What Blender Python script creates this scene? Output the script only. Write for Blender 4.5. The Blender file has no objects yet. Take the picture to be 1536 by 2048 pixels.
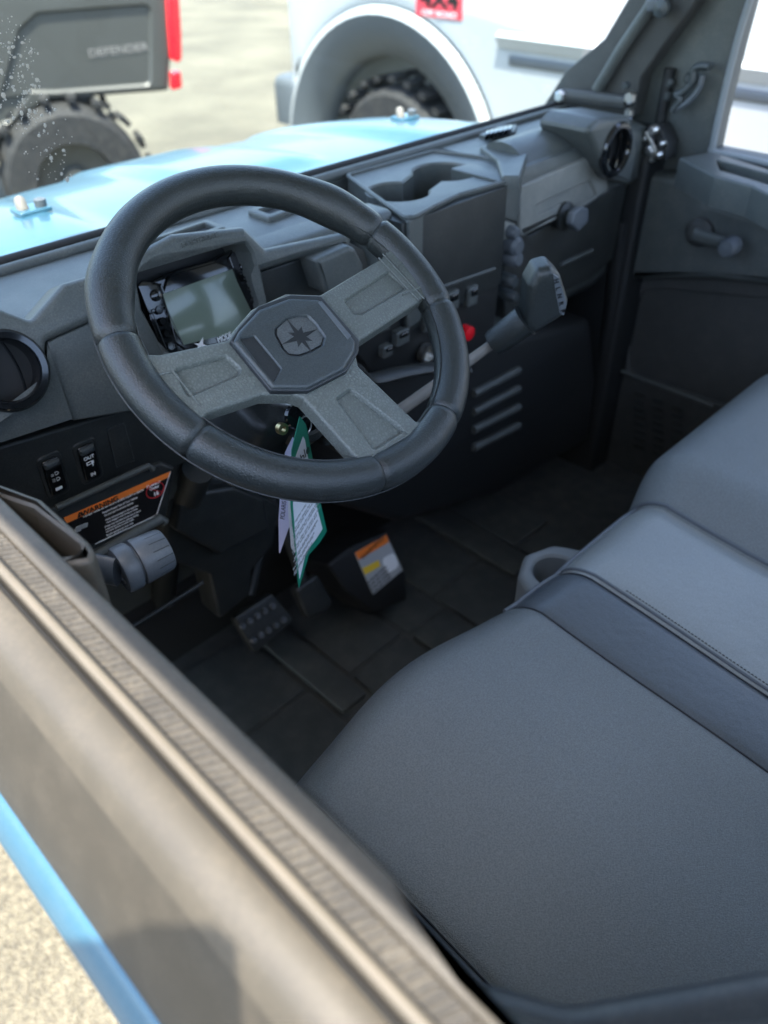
import bpy, bmesh, math, random
from mathutils import Vector, Matrix, noise
from mathutils.geometry import tessellate_polygon
random.seed(7)
R = math.radians
S = bpy.context.scene
# ------------------------------------------------------------------ camera
# vehicle frame: +x to the passenger side, +y to the hood, +z up; camera at the origin of the measurements,
# H metres above the ground
H = 1.62
MW = Matrix(((0.70652646, 0.44744376, -0.54828318), (-0.70759877, 0.43444741, -0.55727858), (-0.01115062, 0.78169657, 0.62355925)))
FPX = 1589.3
cd = bpy.data.cameras.new('camera'); cam = bpy.data.objects.new('camera', cd); S.collection.objects.link(cam)
m4 = MW.to_4x4(); m4.translation = Vector((0, 0, H)); cam.matrix_world = m4
cd.sensor_fit = 'VERTICAL'; cd.sensor_height = 36; cd.lens = FPX * 36 / 2048
cd.clip_start = .01; cd.clip_end = 500
cd.dof.use_dof = True; cd.dof.focus_distance = .76; cd.dof.aperture_fstop = 4.0; cd.dof.aperture_blades = 0
S.camera = cam
# ------------------------------------------------------------------ light
sun_dir = Vector((-.28, -.20, 1)).normalized()
W = bpy.data.worlds.new('World'); S.world = W; W.use_nodes = True
nt = W.node_tree; bg = nt.nodes['Background']
sky = nt.nodes.new('ShaderNodeTexSky'); sky.sky_type = 'NISHITA'; sky.sun_disc = False
sky.sun_elevation = math.asin(sun_dir.z); sky.sun_rotation = math.atan2(sun_dir.x, sun_dir.y)
sky.dust_density = 2.0
nt.links.new(sky.outputs[0], bg.inputs[0]); bg.inputs[1].default_value = .15
sl = bpy.data.lights.new('sun', 'SUN'); sl.energy = 3.2; sl.angle = R(.6); sl.color = (1, .94, .85)
so = bpy.data.objects.new('sun', sl); S.collection.objects.link(so); so.location = (0, 0, 10)
so.rotation_euler = sun_dir.to_track_quat('Z', 'Y').to_euler()
S.view_settings.view_transform = 'Standard'; S.view_settings.look = 'None'; S.view_settings.gamma = 1
S.view_settings.use_curve_mapping = False; S.view_settings.exposure = 2.5
S.cycles.max_bounces = 8; S.cycles.use_denoising = True

# ------------------------------------------------------------------ helpers
def ray(u, v): return MW @ Vector(((u - 768) / FPX, (1024 - v) / FPX, -1))
class Fr:
    """a flat construction frame (points in metres measured from the camera position)"""
    def __init__(s, O, ex, ey): s.O = Vector(O); s.ex = Vector(ex).normalized(); s.ey = Vector(ey).normalized(); s.n = s.ex.cross(s.ey)
    def px(s, u, v, h=0):
        r = ray(u, v); t = (s.O + s.n * h).dot(s.n) / r.dot(s.n); p = r * t - s.O
        return (p.dot(s.ex), p.dot(s.ey))
    def pts(s, L, h=0): return [s.px(u, v, h) for u, v in L]
    def w(s, p, h=0): return s.O + s.ex * p[0] + s.ey * p[1] + s.n * h
    def up(s, h): return Fr(s.O + s.n * h, s.ex, s.ey)
def FY(y): return Fr((0, y, 0), (1, 0, 0), (0, 0, 1))
def FZ(z): return Fr((0, 0, z), (1, 0, 0), (0, 1, 0))
def FX(x): return Fr((x, 0, 0), (0, -1, 0), (0, 0, 1))
def FT(y, z, a): a = R(a); return Fr((0, y, z), (1, 0, 0), (0, math.sin(a), math.cos(a)))

def area2(P): return sum(P[i][0] * P[(i + 1) % len(P)][1] - P[(i + 1) % len(P)][0] * P[i][1] for i in range(len(P))) / 2
def ccw(P): return list(P) if area2(P) > 0 else list(P)[::-1]
def rnd(P, r, seg=4):
    out = []; n = len(P)
    for i in range(n):
        a, b, c = Vector(P[i - 1]), Vector(P[i]), Vector(P[(i + 1) % n])
        u = a - b; v = c - b; lu, lv = u.length, v.length
        if lu < 1e-7 or lv < 1e-7: continue
        u /= lu; v /= lv; ang = u.angle(v, 0)
        if ang > R(172): out.append(tuple(b)); continue
        d = min(r / math.tan(ang / 2), lu * .45, lv * .45)
        p0 = b + u * d; p1 = b + v * d
        for k in range(seg + 1):
            t = k / seg; q = p0 * (1 - t) ** 2 + b * 2 * t * (1 - t) + p1 * t * t
            out.append((q.x, q.y))
    return out
def offs(P, d):
    """inward offset of a CCW polygon"""
    n = len(P); o = []
    for i in range(n):
        a, b, c = Vector(P[i - 1]), Vector(P[i]), Vector(P[(i + 1) % n])
        e1 = (b - a); e2 = (c - b)
        if e1.length < 1e-9: e1 = e2
        if e2.length < 1e-9: e2 = e1
        e1.normalize(); e2.normalize()
        n1 = Vector((-e1.y, e1.x)); n2 = Vector((-e2.y, e2.x)); m = n1 + n2
        if m.length < 1e-6: m = n1
        m.normalize(); k = max(.4, m.dot(n1)); q = b + m * (d / k); o.append((q.x, q.y))
    return o
class MB:
    def __init__(s): s.V = []; s.F = []; s.M = []; s.mats = []
    def mi(s, m):
        if m not in s.mats: s.mats.append(m)
        return s.mats.index(m)
    def add(s, V, F, m):
        b = len(s.V); s.V += [Vector(v) for v in V]; k = s.mi(m)
        for f in F: s.F.append([b + i for i in f]); s.M.append(k)
        return s
    def plate(s, fr, P, depth, mat, ch=.003, holes=(), r=0, seg=3, rings=3, floor=None, h=0, bk=(0, 0, 0)):
        """solid with outline P: front at height h, back at h-depth; rounded front edge; holes = [(poly, depth)]"""
        P = ccw(P)
        if r: P = rnd(P, r, seg)
        n = len(P); V = []; F = []
        def ring(Q, hh): b = len(V); V.extend(fr.w(q, hh) for q in Q); return b
        def band(a, b, cnt, flip=False):
            for i in range(cnt):
                j = (i + 1) % cnt; f = [a + i, a + j, b + j, b + i]; F.append(f[::-1] if flip else f)
        prev = ring(P, h - depth); back = prev
        for i in range(n): V[i] = V[i] + Vector(bk)
        bt = [t for t in tessellate_polygon([[Vector((q[0], q[1], 0)) for q in P]])]
        F += [[back + t[0], back + t[2], back + t[1]] for t in bt]
        for k in range(rings + 1):
            t = k / rings * math.pi / 2; c = ch
            cur = ring(offs(P, c * (1 - math.cos(t))) if k else P, h - c + c * math.sin(t)); band(prev, cur, n); prev = cur
        loops = [[V[prev + i] for i in range(n)]]; idx = [prev + i for i in range(n)]
        for hp in holes:
            Q, hd = hp[0], hp[1]; hr = hp[2] if len(hp) > 2 else 0; hc = hp[3] if len(hp) > 3 else min(ch, hd) * .5
            Q = ccw(Q)
            if hr: Q = rnd(Q, hr, seg)
            q = len(Q); o = ring(offs(Q, -hc), h); i1 = ring(Q, h - hc); i2 = ring(offs(Q, hc * .3), h - hd)
            band(i1, o, q, False); band(i2, i1, q, False)
            loops.append([V[o + i] for i in range(q)][::-1]); idx += [o + i for i in range(q)][::-1]
            F.append(('floor', list(range(i2, i2 + q))))
        flat = [v for L in loops for v in L]
        loc = {}
        L2 = [[Vector(((v - fr.O).dot(fr.ex), (v - fr.O).dot(fr.ey), 0)) for v in L] for L in loops]
        for t in tessellate_polygon(L2):
            a, b, c = (L2f for L2f in t)
            F.append([idx[a], idx[b], idx[c]])
        fl = [f[1] for f in F if f[0] == 'floor']; F = [f for f in F if f[0] != 'floor']
        b0 = len(s.V); s.add(V, F, mat); k = s.mi(floor or mat)
        for f in fl:
            L = [[Vector(((V[i] - fr.O).dot(fr.ex), (V[i] - fr.O).dot(fr.ey), 0)) for i in f]]
            for t in tessellate_polygon(L): s.F.append([b0 + f[i] for i in t]); s.M.append(k)
        return s
    def box(s, c, sz, mat, rot=None, bev=.003):
        rot = rot or Matrix.Identity(3); x, y, z = (q / 2 for q in sz)
        fr = Fr(Vector(c) + rot @ Vector((0, 0, z)), rot @ Vector((1, 0, 0)), rot @ Vector((0, 1, 0)))
        return s.plate(fr, [(-x, -y), (x, -y), (x, y), (-x, y)], 2 * z, mat, ch=min(bev, min(sz) * .45), r=bev * 1.2)
    def tube(s, pts, r, mat, seg=12, closed=False, cap=True, sx=1, up=None):
        pts = [Vector(p) for p in pts]; n = len(pts); rr = r if isinstance(r, (list, tuple)) else [r] * n
        V = []; F = []; nrm = None
        for i, p in enumerate(pts):
            a = pts[i - 1] if (i or closed) else p; b = pts[(i + 1) % n] if (i < n - 1 or closed) else p
            t = (b - a).normalized()
            if nrm is None:
                nrm = (Vector(up) if up else (Vector((0, 0, 1)) if abs(t.z) < .9 else Vector((1, 0, 0))))
            nrm = (nrm - t * nrm.dot(t)).normalized(); bi = t.cross(nrm)
            for k in range(seg):
                A = 2 * math.pi * k / seg; V.append(p + (nrm * math.cos(A) + bi * math.sin(A) * sx) * rr[i])
        m = n if closed else n - 1
        for i in range(m):
            j = (i + 1) % n
            for k in range(seg): l = (k + 1) % seg; F.append([i * seg + k, i * seg + l, j * seg + l, j * seg + k])
        if not closed and cap: F.append(list(range(seg))[::-1]); F.append([(n - 1) * seg + k for k in range(seg)])
        return s.add(V, F, mat)
    def lathe(s, c, axis, prof, mat, seg=40, sy=1, up=None):
        """prof = [(radius, height)] ; closed at radius 0"""
        ax = Vector(axis).normalized(); u = Vector(up) if up else (Vector((0, 0, 1)) if abs(ax.z) < .9 else Vector((1, 0, 0)))
        u = (u - ax * u.dot(ax)).normalized(); w = ax.cross(u); V = []; F = []
        for r, h in prof:
            for k in range(seg): A = 2 * math.pi * k / seg; V.append(Vector(c) + ax * h + (u * math.cos(A) + w * math.sin(A) * sy) * max(r, 1e-5))
        for i in range(len(prof) - 1):
            for k in range(seg): l = (k + 1) % seg; F.append([i * seg + k, i * seg + l, (i + 1) * seg + l, (i + 1) * seg + k])
        return s.add(V, F, mat)
    def prof(s, yz, x0, x1, mat):
        """closed yz profile extruded along x"""
        n = len(yz); V = [(x0, y, z) for y, z in yz] + [(x1, y, z) for y, z in yz]
        F = [[i, (i + 1) % n, n + (i + 1) % n, n + i] for i in range(n)]
        T = tessellate_polygon([[Vector((y, z, 0)) for y, z in yz]])
        F += [list(t) for t in T] + [[n + t[2], n + t[1], n + t[0]] for t in T]
        return s.add(V, F, mat)
    def profy(s, xz, y0, y1, mat):
        n = len(xz); V = [(x, y0, z) for x, z in xz] + [(x, y1, z) for x, z in xz]
        F = [[i, (i + 1) % n, n + (i + 1) % n, n + i] for i in range(n)]
        T = tessellate_polygon([[Vector((x, z, 0)) for x, z in xz]])
        F += [list(t) for t in T] + [[n + t[2], n + t[1], n + t[0]] for t in T]
        return s.add(V, F, mat)
    def text(s, txt, size, fr, p, rot, mat, h=.0005, ext=.0003, align='CENTER', sx=1, shear=0, bold=0):
        c = bpy.data.curves.new('t', 'FONT'); c.body = txt; c.size = size; c.extrude = ext; c.align_x = align; c.align_y = 'CENTER'
        c.shear = shear; c.offset = bold
        o = bpy.data.objects.new('t', c); S.collection.objects.link(o)
        me = bpy.data.meshes.new_from_object(o)
        ca, sa = math.cos(rot), math.sin(rot); V = []
        for v in me.vertices:
            x, y, z = v.co; x *= sx
            V.append(fr.w((p[0] + x * ca - y * sa, p[1] + x * sa + y * ca), h + z))
        s.add(V, [list(q.vertices) for q in me.polygons], mat)
        bpy.data.objects.remove(o); bpy.data.curves.remove(c); bpy.data.meshes.remove(me)
        return s
    def build(s, name, parent=None, ang=38, recalc=True, label=None, **kw):
        V = [v + Vector((0, 0, H)) for v in s.V]
        lo = Vector([min(v[i] for v in V) for i in range(3)]); hi = Vector([max(v[i] for v in V) for i in range(3)])
        c = (lo + hi) / 2
        if parent is None: c.z = lo.z
        if kw.pop('zero', False): c = Vector((0, 0, 0))
        me = bpy.data.meshes.new(name); me.from_pydata([v - c for v in V], [], s.F)
        for m in s.mats: me.materials.append(m)
        me.polygons.foreach_set('material_index', s.M)
        bm = bmesh.new(); bm.from_mesh(me)
        bmesh.ops.dissolve_degenerate(bm, dist=1e-7, edges=bm.edges)
        if recalc: bmesh.ops.recalc_face_normals(bm, faces=bm.faces)
        for f in bm.faces: f.smooth = True
        for e in bm.edges: e.smooth = (len(e.link_faces) == 2 and e.calc_face_angle(0) < R(ang))
        bm.to_mesh(me); bm.free()
        o = bpy.data.objects.new(name, me); S.collection.objects.link(o)
        if parent is not None: o.parent = parent; o.location = c - wloc(parent)
        else: o.location = c
        if label: o['label'] = label
        for k, v in kw.items(): o[k] = v
        return o
def wloc(o):
    l = Vector(o.location); p = o.parent
    while p is not None: l += p.location; p = p.parent
    return l
def thing(name, loc, label, cat, group=None):
    o = bpy.data.objects.new(name, None); S.collection.objects.link(o); o.location = loc; o.empty_display_size = .1
    o['label'] = label; o['category'] = cat
    if group: o['group'] = group
    return o
def circ(c, r, n=24, ry=None): return [(c[0] + r * math.cos(2 * math.pi * k / n), c[1] + (ry or r) * math.sin(2 * math.pi * k / n)) for k in range(n)]
def smooth(pts, n=6, closed=False):
    P = [Vector(p) for p in pts]; out = []; m = len(P); rng = range(m if closed else m - 1)
    for i in rng:
        p0 = P[i - 1] if (i or closed) else P[0]; p1 = P[i]; p2 = P[(i + 1) % m]; p3 = P[(i + 2) % m] if (i + 2 < m or closed) else P[-1]
        for k in range(n):
            t = k / n; out.append(.5 * ((2 * p1) + (p2 - p0) * t + (2 * p0 - 5 * p1 + 4 * p2 - p3) * t * t + (-p0 + 3 * p1 - 3 * p2 + p3) * t ** 3))
    if not closed: out.append(P[-1])
    return out
def sstep(a, b, x): t = max(0, min(1, (x - a) / (b - a))); return t * t * (3 - 2 * t)

# ------------------------------------------------------------------ materials
def mat(name, col, rough=.5, metal=0, spec=.5, bump=None, var=0, varscale=8, coat=0, rvar=0, dust=0, dustcol=(.45, .42, .36), emit=0, speck=0, sscale=700, crease=0, cscale=420):
    m = bpy.data.materials.new(name); m.use_nodes = True; t = m.node_tree; N = t.nodes; L = t.links; b = N['Principled BSDF']
    b.inputs['Base Color'].default_value = (*col, 1); b.inputs['Roughness'].default_value = rough; b.inputs['Metallic'].default_value = metal
    b.inputs['Specular IOR Level'].default_value = spec; b.inputs['Coat Weight'].default_value = coat; b.inputs['Coat Roughness'].default_value = .05
    tc = N.new('ShaderNodeTexCoord')
    def nz(scale, det=4, ty='ShaderNodeTexNoise'):
        n = N.new(ty); n.inputs['Scale'].default_value = scale
        if 'Detail' in n.inputs: n.inputs['Detail'].default_value = det
        L.new(tc.outputs['Object'], n.inputs['Vector']); return n
    cur = None
    if var:
        n = nz(varscale, 6); mx = N.new('ShaderNodeMix'); mx.data_type = 'RGBA'
        mx.inputs[6].default_value = (*[c * (1 - var) for c in col], 1); mx.inputs[7].default_value = (*[min(1, c * (1 + var)) for c in col], 1)
        L.new(n.outputs['Fac'], mx.inputs[0]); cur = mx.outputs[2]
    if dust:
        n = nz(34, 8); n2 = nz(420, 3); ad = N.new('ShaderNodeMath'); ad.operation = 'MULTIPLY'
        L.new(n.outputs['Fac'], ad.inputs[0]); L.new(n2.outputs['Fac'], ad.inputs[1])
        rp = N.new('ShaderNodeMapRange'); rp.inputs[1].default_value = .2; rp.inputs[2].default_value = .42; rp.inputs[4].default_value = dust
        L.new(ad.outputs[0], rp.inputs[0]); mx = N.new('ShaderNodeMix'); mx.data_type = 'RGBA'
        mx.inputs[6].default_value = (*col, 1); mx.inputs[7].default_value = (*dustcol, 1)
        if cur: L.new(cur, mx.inputs[6])
        L.new(rp.outputs[0], mx.inputs[0]); cur = mx.outputs[2]
    for amt, sc_, kind in ((speck, sscale, 'n'), (crease, cscale, 'v')):
        if not amt: continue
        if kind == 'n': n = nz(sc_, 2); src = n.outputs['Fac']; lo, hi, a_, b_ = .35, .65, 1 - amt, 1 + amt
        else: n = nz(sc_, 2, 'ShaderNodeTexVoronoi'); n.feature = 'DISTANCE_TO_EDGE'; src = n.outputs['Distance']; lo, hi, a_, b_ = .0, .22, 1 - amt, 1.1
        rp = N.new('ShaderNodeMapRange'); rp.inputs[1].default_value = lo; rp.inputs[2].default_value = hi; rp.inputs[3].default_value = a_; rp.inputs[4].default_value = b_
        L.new(src, rp.inputs[0]); mx = N.new('ShaderNodeVectorMath'); mx.operation = 'SCALE'; mx.inputs[0].default_value = col
        if cur: L.new(cur, mx.inputs[0])
        L.new(rp.outputs[0], mx.inputs['Scale']); cur = mx.outputs[0]
    if cur: L.new(cur, b.inputs['Base Color'])
    if rvar:
        n = nz(14, 5); rp = N.new('ShaderNodeMapRange'); rp.inputs[3].default_value = rough - rvar; rp.inputs[4].default_value = rough + rvar
        L.new(n.outputs['Fac'], rp.inputs[0]); L.new(rp.outputs[0], b.inputs['Roughness'])
    if bump:
        prev = None
        for (kind, sc, st, di) in bump:
            if kind == 'v': n = nz(sc, 2, 'ShaderNodeTexVoronoi'); n.feature = 'DISTANCE_TO_EDGE' if st > 0 else 'F1'; out = n.outputs['Distance']
            elif kind == 'w':
                n = nz(sc, 8); n.inputs['Distortion'].default_value = .9; n.inputs['Roughness'].default_value = .45
                a = N.new('ShaderNodeMath'); a.operation = 'SUBTRACT'; a.inputs[1].default_value = .5; L.new(n.outputs['Fac'], a.inputs[0])
                ab = N.new('ShaderNodeMath'); ab.operation = 'ABSOLUTE'; L.new(a.outputs[0], ab.inputs[0])
                mn = N.new('ShaderNodeMath'); mn.operation = 'MINIMUM'; mn.inputs[1].default_value = .025; L.new(ab.outputs[0], mn.inputs[0])
                ml = N.new('ShaderNodeMath'); ml.operation = 'MULTIPLY'; ml.inputs[1].default_value = 40; L.new(mn.outputs[0], ml.inputs[0]); out = ml.outputs[0]
            else: n = nz(sc, 3); out = n.outputs['Fac']
            bp = N.new('ShaderNodeBump'); bp.inputs['Strength'].default_value = abs(st); bp.inputs['Distance'].default_value = di
            L.new(out, bp.inputs['Height'])
            if prev: L.new(prev.outputs[0], bp.inputs['Normal'])
            prev = bp
        L.new(prev.outputs[0], b.inputs['Normal'])
    if emit: b.inputs['Emission Color'].default_value = (*col, 1); b.inputs['Emission Strength'].default_value = emit
    return m
M = {}
M['dash'] = mat('moulded charcoal plastic', (.062, .071, .069), .42, bump=[('n', 700, .5, .0006)], var=.14, varscale=5, rvar=.08, dust=.07, speck=.14)
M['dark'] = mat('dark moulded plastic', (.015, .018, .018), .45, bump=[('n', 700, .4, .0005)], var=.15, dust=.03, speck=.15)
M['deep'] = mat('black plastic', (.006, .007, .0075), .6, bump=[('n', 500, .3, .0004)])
M['gloss'] = mat('gloss black plastic', (.006, .007, .008), .12, coat=.3)
M['grain'] = mat('grained wheel plastic', (.128, .142, .130), .38, bump=[('v', 300, 1.0, .0016)], var=.1, crease=.34, cscale=300)
M['rim'] = mat('leather wheel rim', (.026, .031, .031), .32, bump=[('v', 410, .9, .0011)], var=.16, rvar=.06, crease=.36, cscale=410)
M['hub'] = mat('satin hub plastic', (.040, .048, .051), .34, bump=[('n', 900, .6, .0005)], var=.08, speck=.2)
M['hubd'] = mat('dark hub inset', (.020, .023, .026), .40, bump=[('n', 900, .5, .0005)], speck=.2)
M['glove'] = mat('glovebox plastic', (.16, .165, .152), .5, bump=[('n', 700, .3, .0004)], dust=.2)
M['cloth'] = mat('seat vinyl cushion', (.145, .162, .165), .38, bump=[('n', 900, .9, .0009), ('v', 520, .5, .0006)], var=.14, varscale=6, rvar=.08, speck=.16, sscale=620)
M['strip'] = mat('dark creased vinyl', (.080, .094, .106), .40, bump=[('n', 90, .4, .0016), ('n', 700, .5, .0004)], var=.14, speck=.12)
M['mid'] = mat('pale creased vinyl', (.23, .25, .25), .40, bump=[('n', 80, .4, .0016), ('v', 500, .5, .0005)], var=.12, speck=.10)
M['thread'] = mat('seat thread', (.012, .014, .018), .7)
M['pipe'] = mat('seat piping', (.10, .115, .13), .5)
M['floor'] = mat('rubber floor', (.045, .049, .049), .6, bump=[('n', 300, .4, .0008)], var=.2, varscale=12, dust=.10)
M['sill'] = mat('dusty grey plastic', (.060, .052, .039), .55, bump=[('n', 500, .4, .0006)], var=.16, varscale=9, dust=.22, dustcol=(.15, .125, .09))
M['skin'] = mat('dusty door skin', (.036, .031, .023), .55, bump=[('n', 200, .3, .0006)], var=.2, varscale=6, dust=.3, dustcol=(.095, .08, .06))
M['rubber'] = mat('weather strip rubber', (.046, .042, .036), .7, bump=[('n', 600, .6, .0008)], dust=.5, dustcol=(.145, .127, .098))
M['bead'] = mat('pale seal bead', (.105, .090, .066), .5, var=.25, varscale=20, dust=.3, dustcol=(.14, .11, .08))
M['black'] = mat('black rubber', (.006, .006, .006), .7)
M['blue'] = mat('light blue paint', (.028, .092, .138), .3, coat=.35, dust=.03, var=.05)
M['knob'] = mat('grey knob plastic', (.082, .094, .106), .42, bump=[('n', 400, .2, .0003)], dust=.06)
M['pill'] = mat('dark pillar plastic', (.040, .042, .041), .5, bump=[('n', 500, .3, .0005)], dust=.04)
M['zinc'] = mat('zinc plated steel', (.62, .62, .60), .3, metal=1, var=.2, varscale=60)
M['steel'] = mat('painted pale steel', (.19, .175, .155), .5, metal=.0, var=.15)
M['white'] = mat('white ink', (.75, .77, .78), .6)
M['greyink'] = mat('grey ink', (.36, .38, .39), .6)
M['orange'] = mat('orange label ink', (.80, .20, .03), .5)
M['yellow'] = mat('yellow label ink', (.75, .50, .04), .5)
M['red'] = mat('red ink', (.55, .02, .03), .5)
M['lblack'] = mat('black label vinyl', (.008, .008, .009), .35)
M['paper'] = mat('white card', (.72, .74, .78), .6)
M['green'] = mat('green card ink', (.0, .20, .12), .5)
M['lilac'] = mat('lilac card', (.55, .55, .72), .6)
M['gold'] = mat('brass', (.6, .48, .25), .35, metal=1)
M['lcd'] = mat('lcd glass', (.15, .19, .15), .16, coat=.3)
M['grey'] = mat('grey seat console', (.20, .22, .23), .55, var=.1)
M['knob2'] = mat('emblem field', (.075, .082, .085), .4, speck=.2)
M['gloss2'] = mat('emblem star', (.012, .014, .016), .45)
M['jamb'] = mat('scuffed jamb plastic', (.026, .031, .036), .45, speck=.15, dust=.05)
M['pad'] = mat('rubber floor pad', (.046, .052, .052), .55, bump=[('n', 300, .4, .0008)], var=.15, varscale=12, dust=.08)
M['headliner'] = mat('pale headliner', (.62, .62, .60), .8)
def glassmat(name, k=.08, tint=(.93, .97, .96)):
    m = bpy.data.materials.new(name); m.use_nodes = True; t = m.node_tree; N = t.nodes; N.clear()
    o = N.new('ShaderNodeOutputMaterial'); tr = N.new('ShaderNodeBsdfTransparent'); tr.inputs[0].default_value = (*tint, 1)
    g = N.new('ShaderNodeBsdfGlossy'); g.inputs['Roughness'].default_value = .02; mx = N.new('ShaderNodeMixShader')
    lw = N.new('ShaderNodeLayerWeight'); lw.inputs[0].default_value = .5; pw = N.new('ShaderNodeMath'); pw.operation = 'POWER'; pw.inputs[1].default_value = 4.5
    ml = N.new('ShaderNodeMath'); ml.operation = 'MULTIPLY_ADD'; ml.inputs[1].default_value = .5; ml.inputs[2].default_value = .03
    t.links.new(lw.outputs['Facing'], pw.inputs[0]); t.links.new(pw.outputs[0], ml.inputs[0]); t.links.new(ml.outputs[0], mx.inputs[0]); t.links.new(tr.outputs[0], mx.inputs[1]); t.links.new(g.outputs[0], mx.inputs[2]); t.links.new(mx.outputs[0], o.inputs[0])
    return m
M['glass'] = glassmat('windshield glass')
def gravelmat():
    m = mat('pale gravel lot', (.46, .43, .34), .9, bump=[('v', 55, .9, .012), ('n', 160, .8, .006)])
    t = m.node_tree; N = t.nodes; L = t.links; b = N['Principled BSDF']; tc = [n for n in N if n.type == 'TEX_COORD'][0]
    n1 = N.new('ShaderNodeTexNoise'); n1.inputs['Scale'].default_value = 1.1; n1.inputs['Detail'].default_value = 8
    n2 = N.new('ShaderNodeTexNoise'); n2.inputs['Scale'].default_value = 70; n2.inputs['Detail'].default_value = 6
    v = N.new('ShaderNodeTexVoronoi'); v.inputs['Scale'].default_value = 48
    for n in (n1, n2, v): L.new(tc.outputs['Object'], n.inputs['Vector'])
    r1 = N.new('ShaderNodeValToRGB'); r1.color_ramp.elements[0].position = .35; r1.color_ramp.elements[0].color = (.125, .114, .083, 1)
    r1.color_ramp.elements[1].position = .65; r1.color_ramp.elements[1].color = (.195, .178, .130, 1)
    r2 = N.new('ShaderNodeValToRGB'); r2.color_ramp.elements[0].position = .3; r2.color_ramp.elements[0].color = (.45, .45, .45, 1); r2.color_ramp.elements[1].position = .7; r2.color_ramp.elements[1].color = (1.2, 1.18, 1.1, 1)
    mx = N.new('ShaderNodeMix'); mx.data_type = 'RGBA'; mx.blend_type = 'MULTIPLY'; mx.inputs[0].default_value = .8
    L.new(n1.outputs['Fac'], r1.inputs[0]); L.new(n2.outputs['Fac'], r2.inputs[0]); L.new(r1.outputs[0], mx.inputs[6]); L.new(r2.outputs[0], mx.inputs[7])
    mx2 = N.new('ShaderNodeMix'); mx2.data_type = 'RGBA'; mx2.blend_type = 'MULTIPLY'; mx2.inputs[0].default_value = .35
    L.new(mx.outputs[2], mx2.inputs[6]); L.new(v.outputs['Distance'], mx2.inputs[7]); L.new(mx2.outputs[2], b.inputs['Base Color'])
    return m
M['gravel'] = gravelmat()
M['truck'] = mat('white truck paint', (.40, .43, .435), .22, coat=.5)
M['truckgrey'] = mat('grey fender flare', (.085, .10, .11), .45)
M['tyre'] = mat('tyre rubber', (.012, .013, .014), .8, bump=[('n', 90, .6, .004)], dust=.06)
M['utvblack'] = mat('black body plastic', (.050, .052, .048), .4, bump=[('n', 60, .1, .001)], var=.1)
M['redlens'] = mat('red lamp lens', (.75, .01, .02), .25, coat=.6)
M['silver'] = mat('silver lettering', (.22, .21, .20), .4)
M['mud'] = mat('dried mud specks', (.42, .41, .37), .9)
M['decal'] = mat('red decal', (.55, .05, .07), .4)

# ------------------------------------------------------------------ setting
g = MB(); a = 220
g.add([(-a, -a, -H), (a, -a, -H), (a, a, -H), (-a, a, -H)], [[0, 1, 2, 3]], M['gravel'])
g.build('ground', zero=True, kind='structure')

# ------------------------------------------------------------------ the vehicle
U = thing('utility_vehicle', (.85, .3, 0), 'light blue utility vehicle seen through its open driver window, charcoal cab inside', 'utility vehicle')

# --- steering wheel
WA = 55.835
WF = Fr((.4373, .5621, -.3318), (1, 0, 0), (0, math.sin(R(WA)), math.cos(R(WA))))
RR = .168
def wang(u, v): p = WF.px(u, v); return math.atan2(p[1], p[0])
seams = [wang(*q) for q in ((205, 685), (392, 880), (757, 955), (903, 845), (905, 612), (752, 462))]
sw = MB(); NP = 360; pts = []; rad = []
a0, a1, a2, a3, a4, a5 = seams
for k in range(NP):
    A = 2 * math.pi * k / NP - math.pi
    d = min(abs((A - s + math.pi) % (2 * math.pi) - math.pi) for s in seams)
    r = .0182
    if wang(205, 685) > 0 or True:
        top = math.sin(A)
        r += .0012 * sstep(.0, .8, top)
    # thumb swells just above the upper seams
    for s, sg in ((a0, -1), (a5, 1)):
        dd = (A - s + math.pi) % (2 * math.pi) - math.pi
        r += .0022 * math.exp(-((dd - sg * .32) / .16) ** 2)
    r -= .0030 * math.exp(-(d / .012) ** 2)
    r -= .0006 * math.exp(-(d / .05) ** 2)
    pts.append(WF.w((RR * math.cos(A), RR * math.sin(A)))); rad.append(r)
sw.tube(pts, rad, M['rim'], seg=36, closed=True, up=WF.n)
wheel = sw.build('steering_wheel', U, ang=60)
st = MB()
sp = []
for k in range(NP // 2):   # moulding line on the inside of the rim
    A = 2 * math.pi * k / (NP // 2); rr = RR - .0168; sp.append(WF.w((rr * math.cos(A), rr * math.sin(A)), .0082))
st.tube(sp, .0007, M['rim'], seg=6, closed=True)
sp = []
for k in range(NP // 2):
    A = 2 * math.pi * k / (NP // 2); rr = RR + .0172; sp.append(WF.w((rr * math.cos(A), rr * math.sin(A)), -.0062))
st.tube(sp, .0008, M['rim'], seg=6, closed=True)
st.build('rim_seam', wheel)
def arc(q0, q1, r=.163, n=10):
    A, B = wang(*q0), wang(*q1)
    while B - A > math.pi: B -= 2 * math.pi
    while A - B > math.pi: B += 2 * math.pi
    return [(r * math.cos(A + (B - A) * k / n), r * math.sin(A + (B - A) * k / n)) for k in range(n + 1)]
SF = WF.up(.0095)
P = SF.pts([(262, 700), (290, 706), (319, 708), (457, 679), (468, 658), (504, 617), (572, 586), (642, 588), (764, 515), (783, 492), (776, 474)])
P += arc((772, 455), (898, 606))
P += SF.pts([(862, 592), (848, 596), (837, 604), (723, 679), (713, 705), (718, 731), (832, 841), (863, 843)])
P += arc((898, 850), (757, 950))
P += SF.pts([(740, 945), (728, 932), (608, 797), (585, 789), (525, 789), (416, 825), (402, 842)])
P += arc((392, 872), (212, 690))
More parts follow.
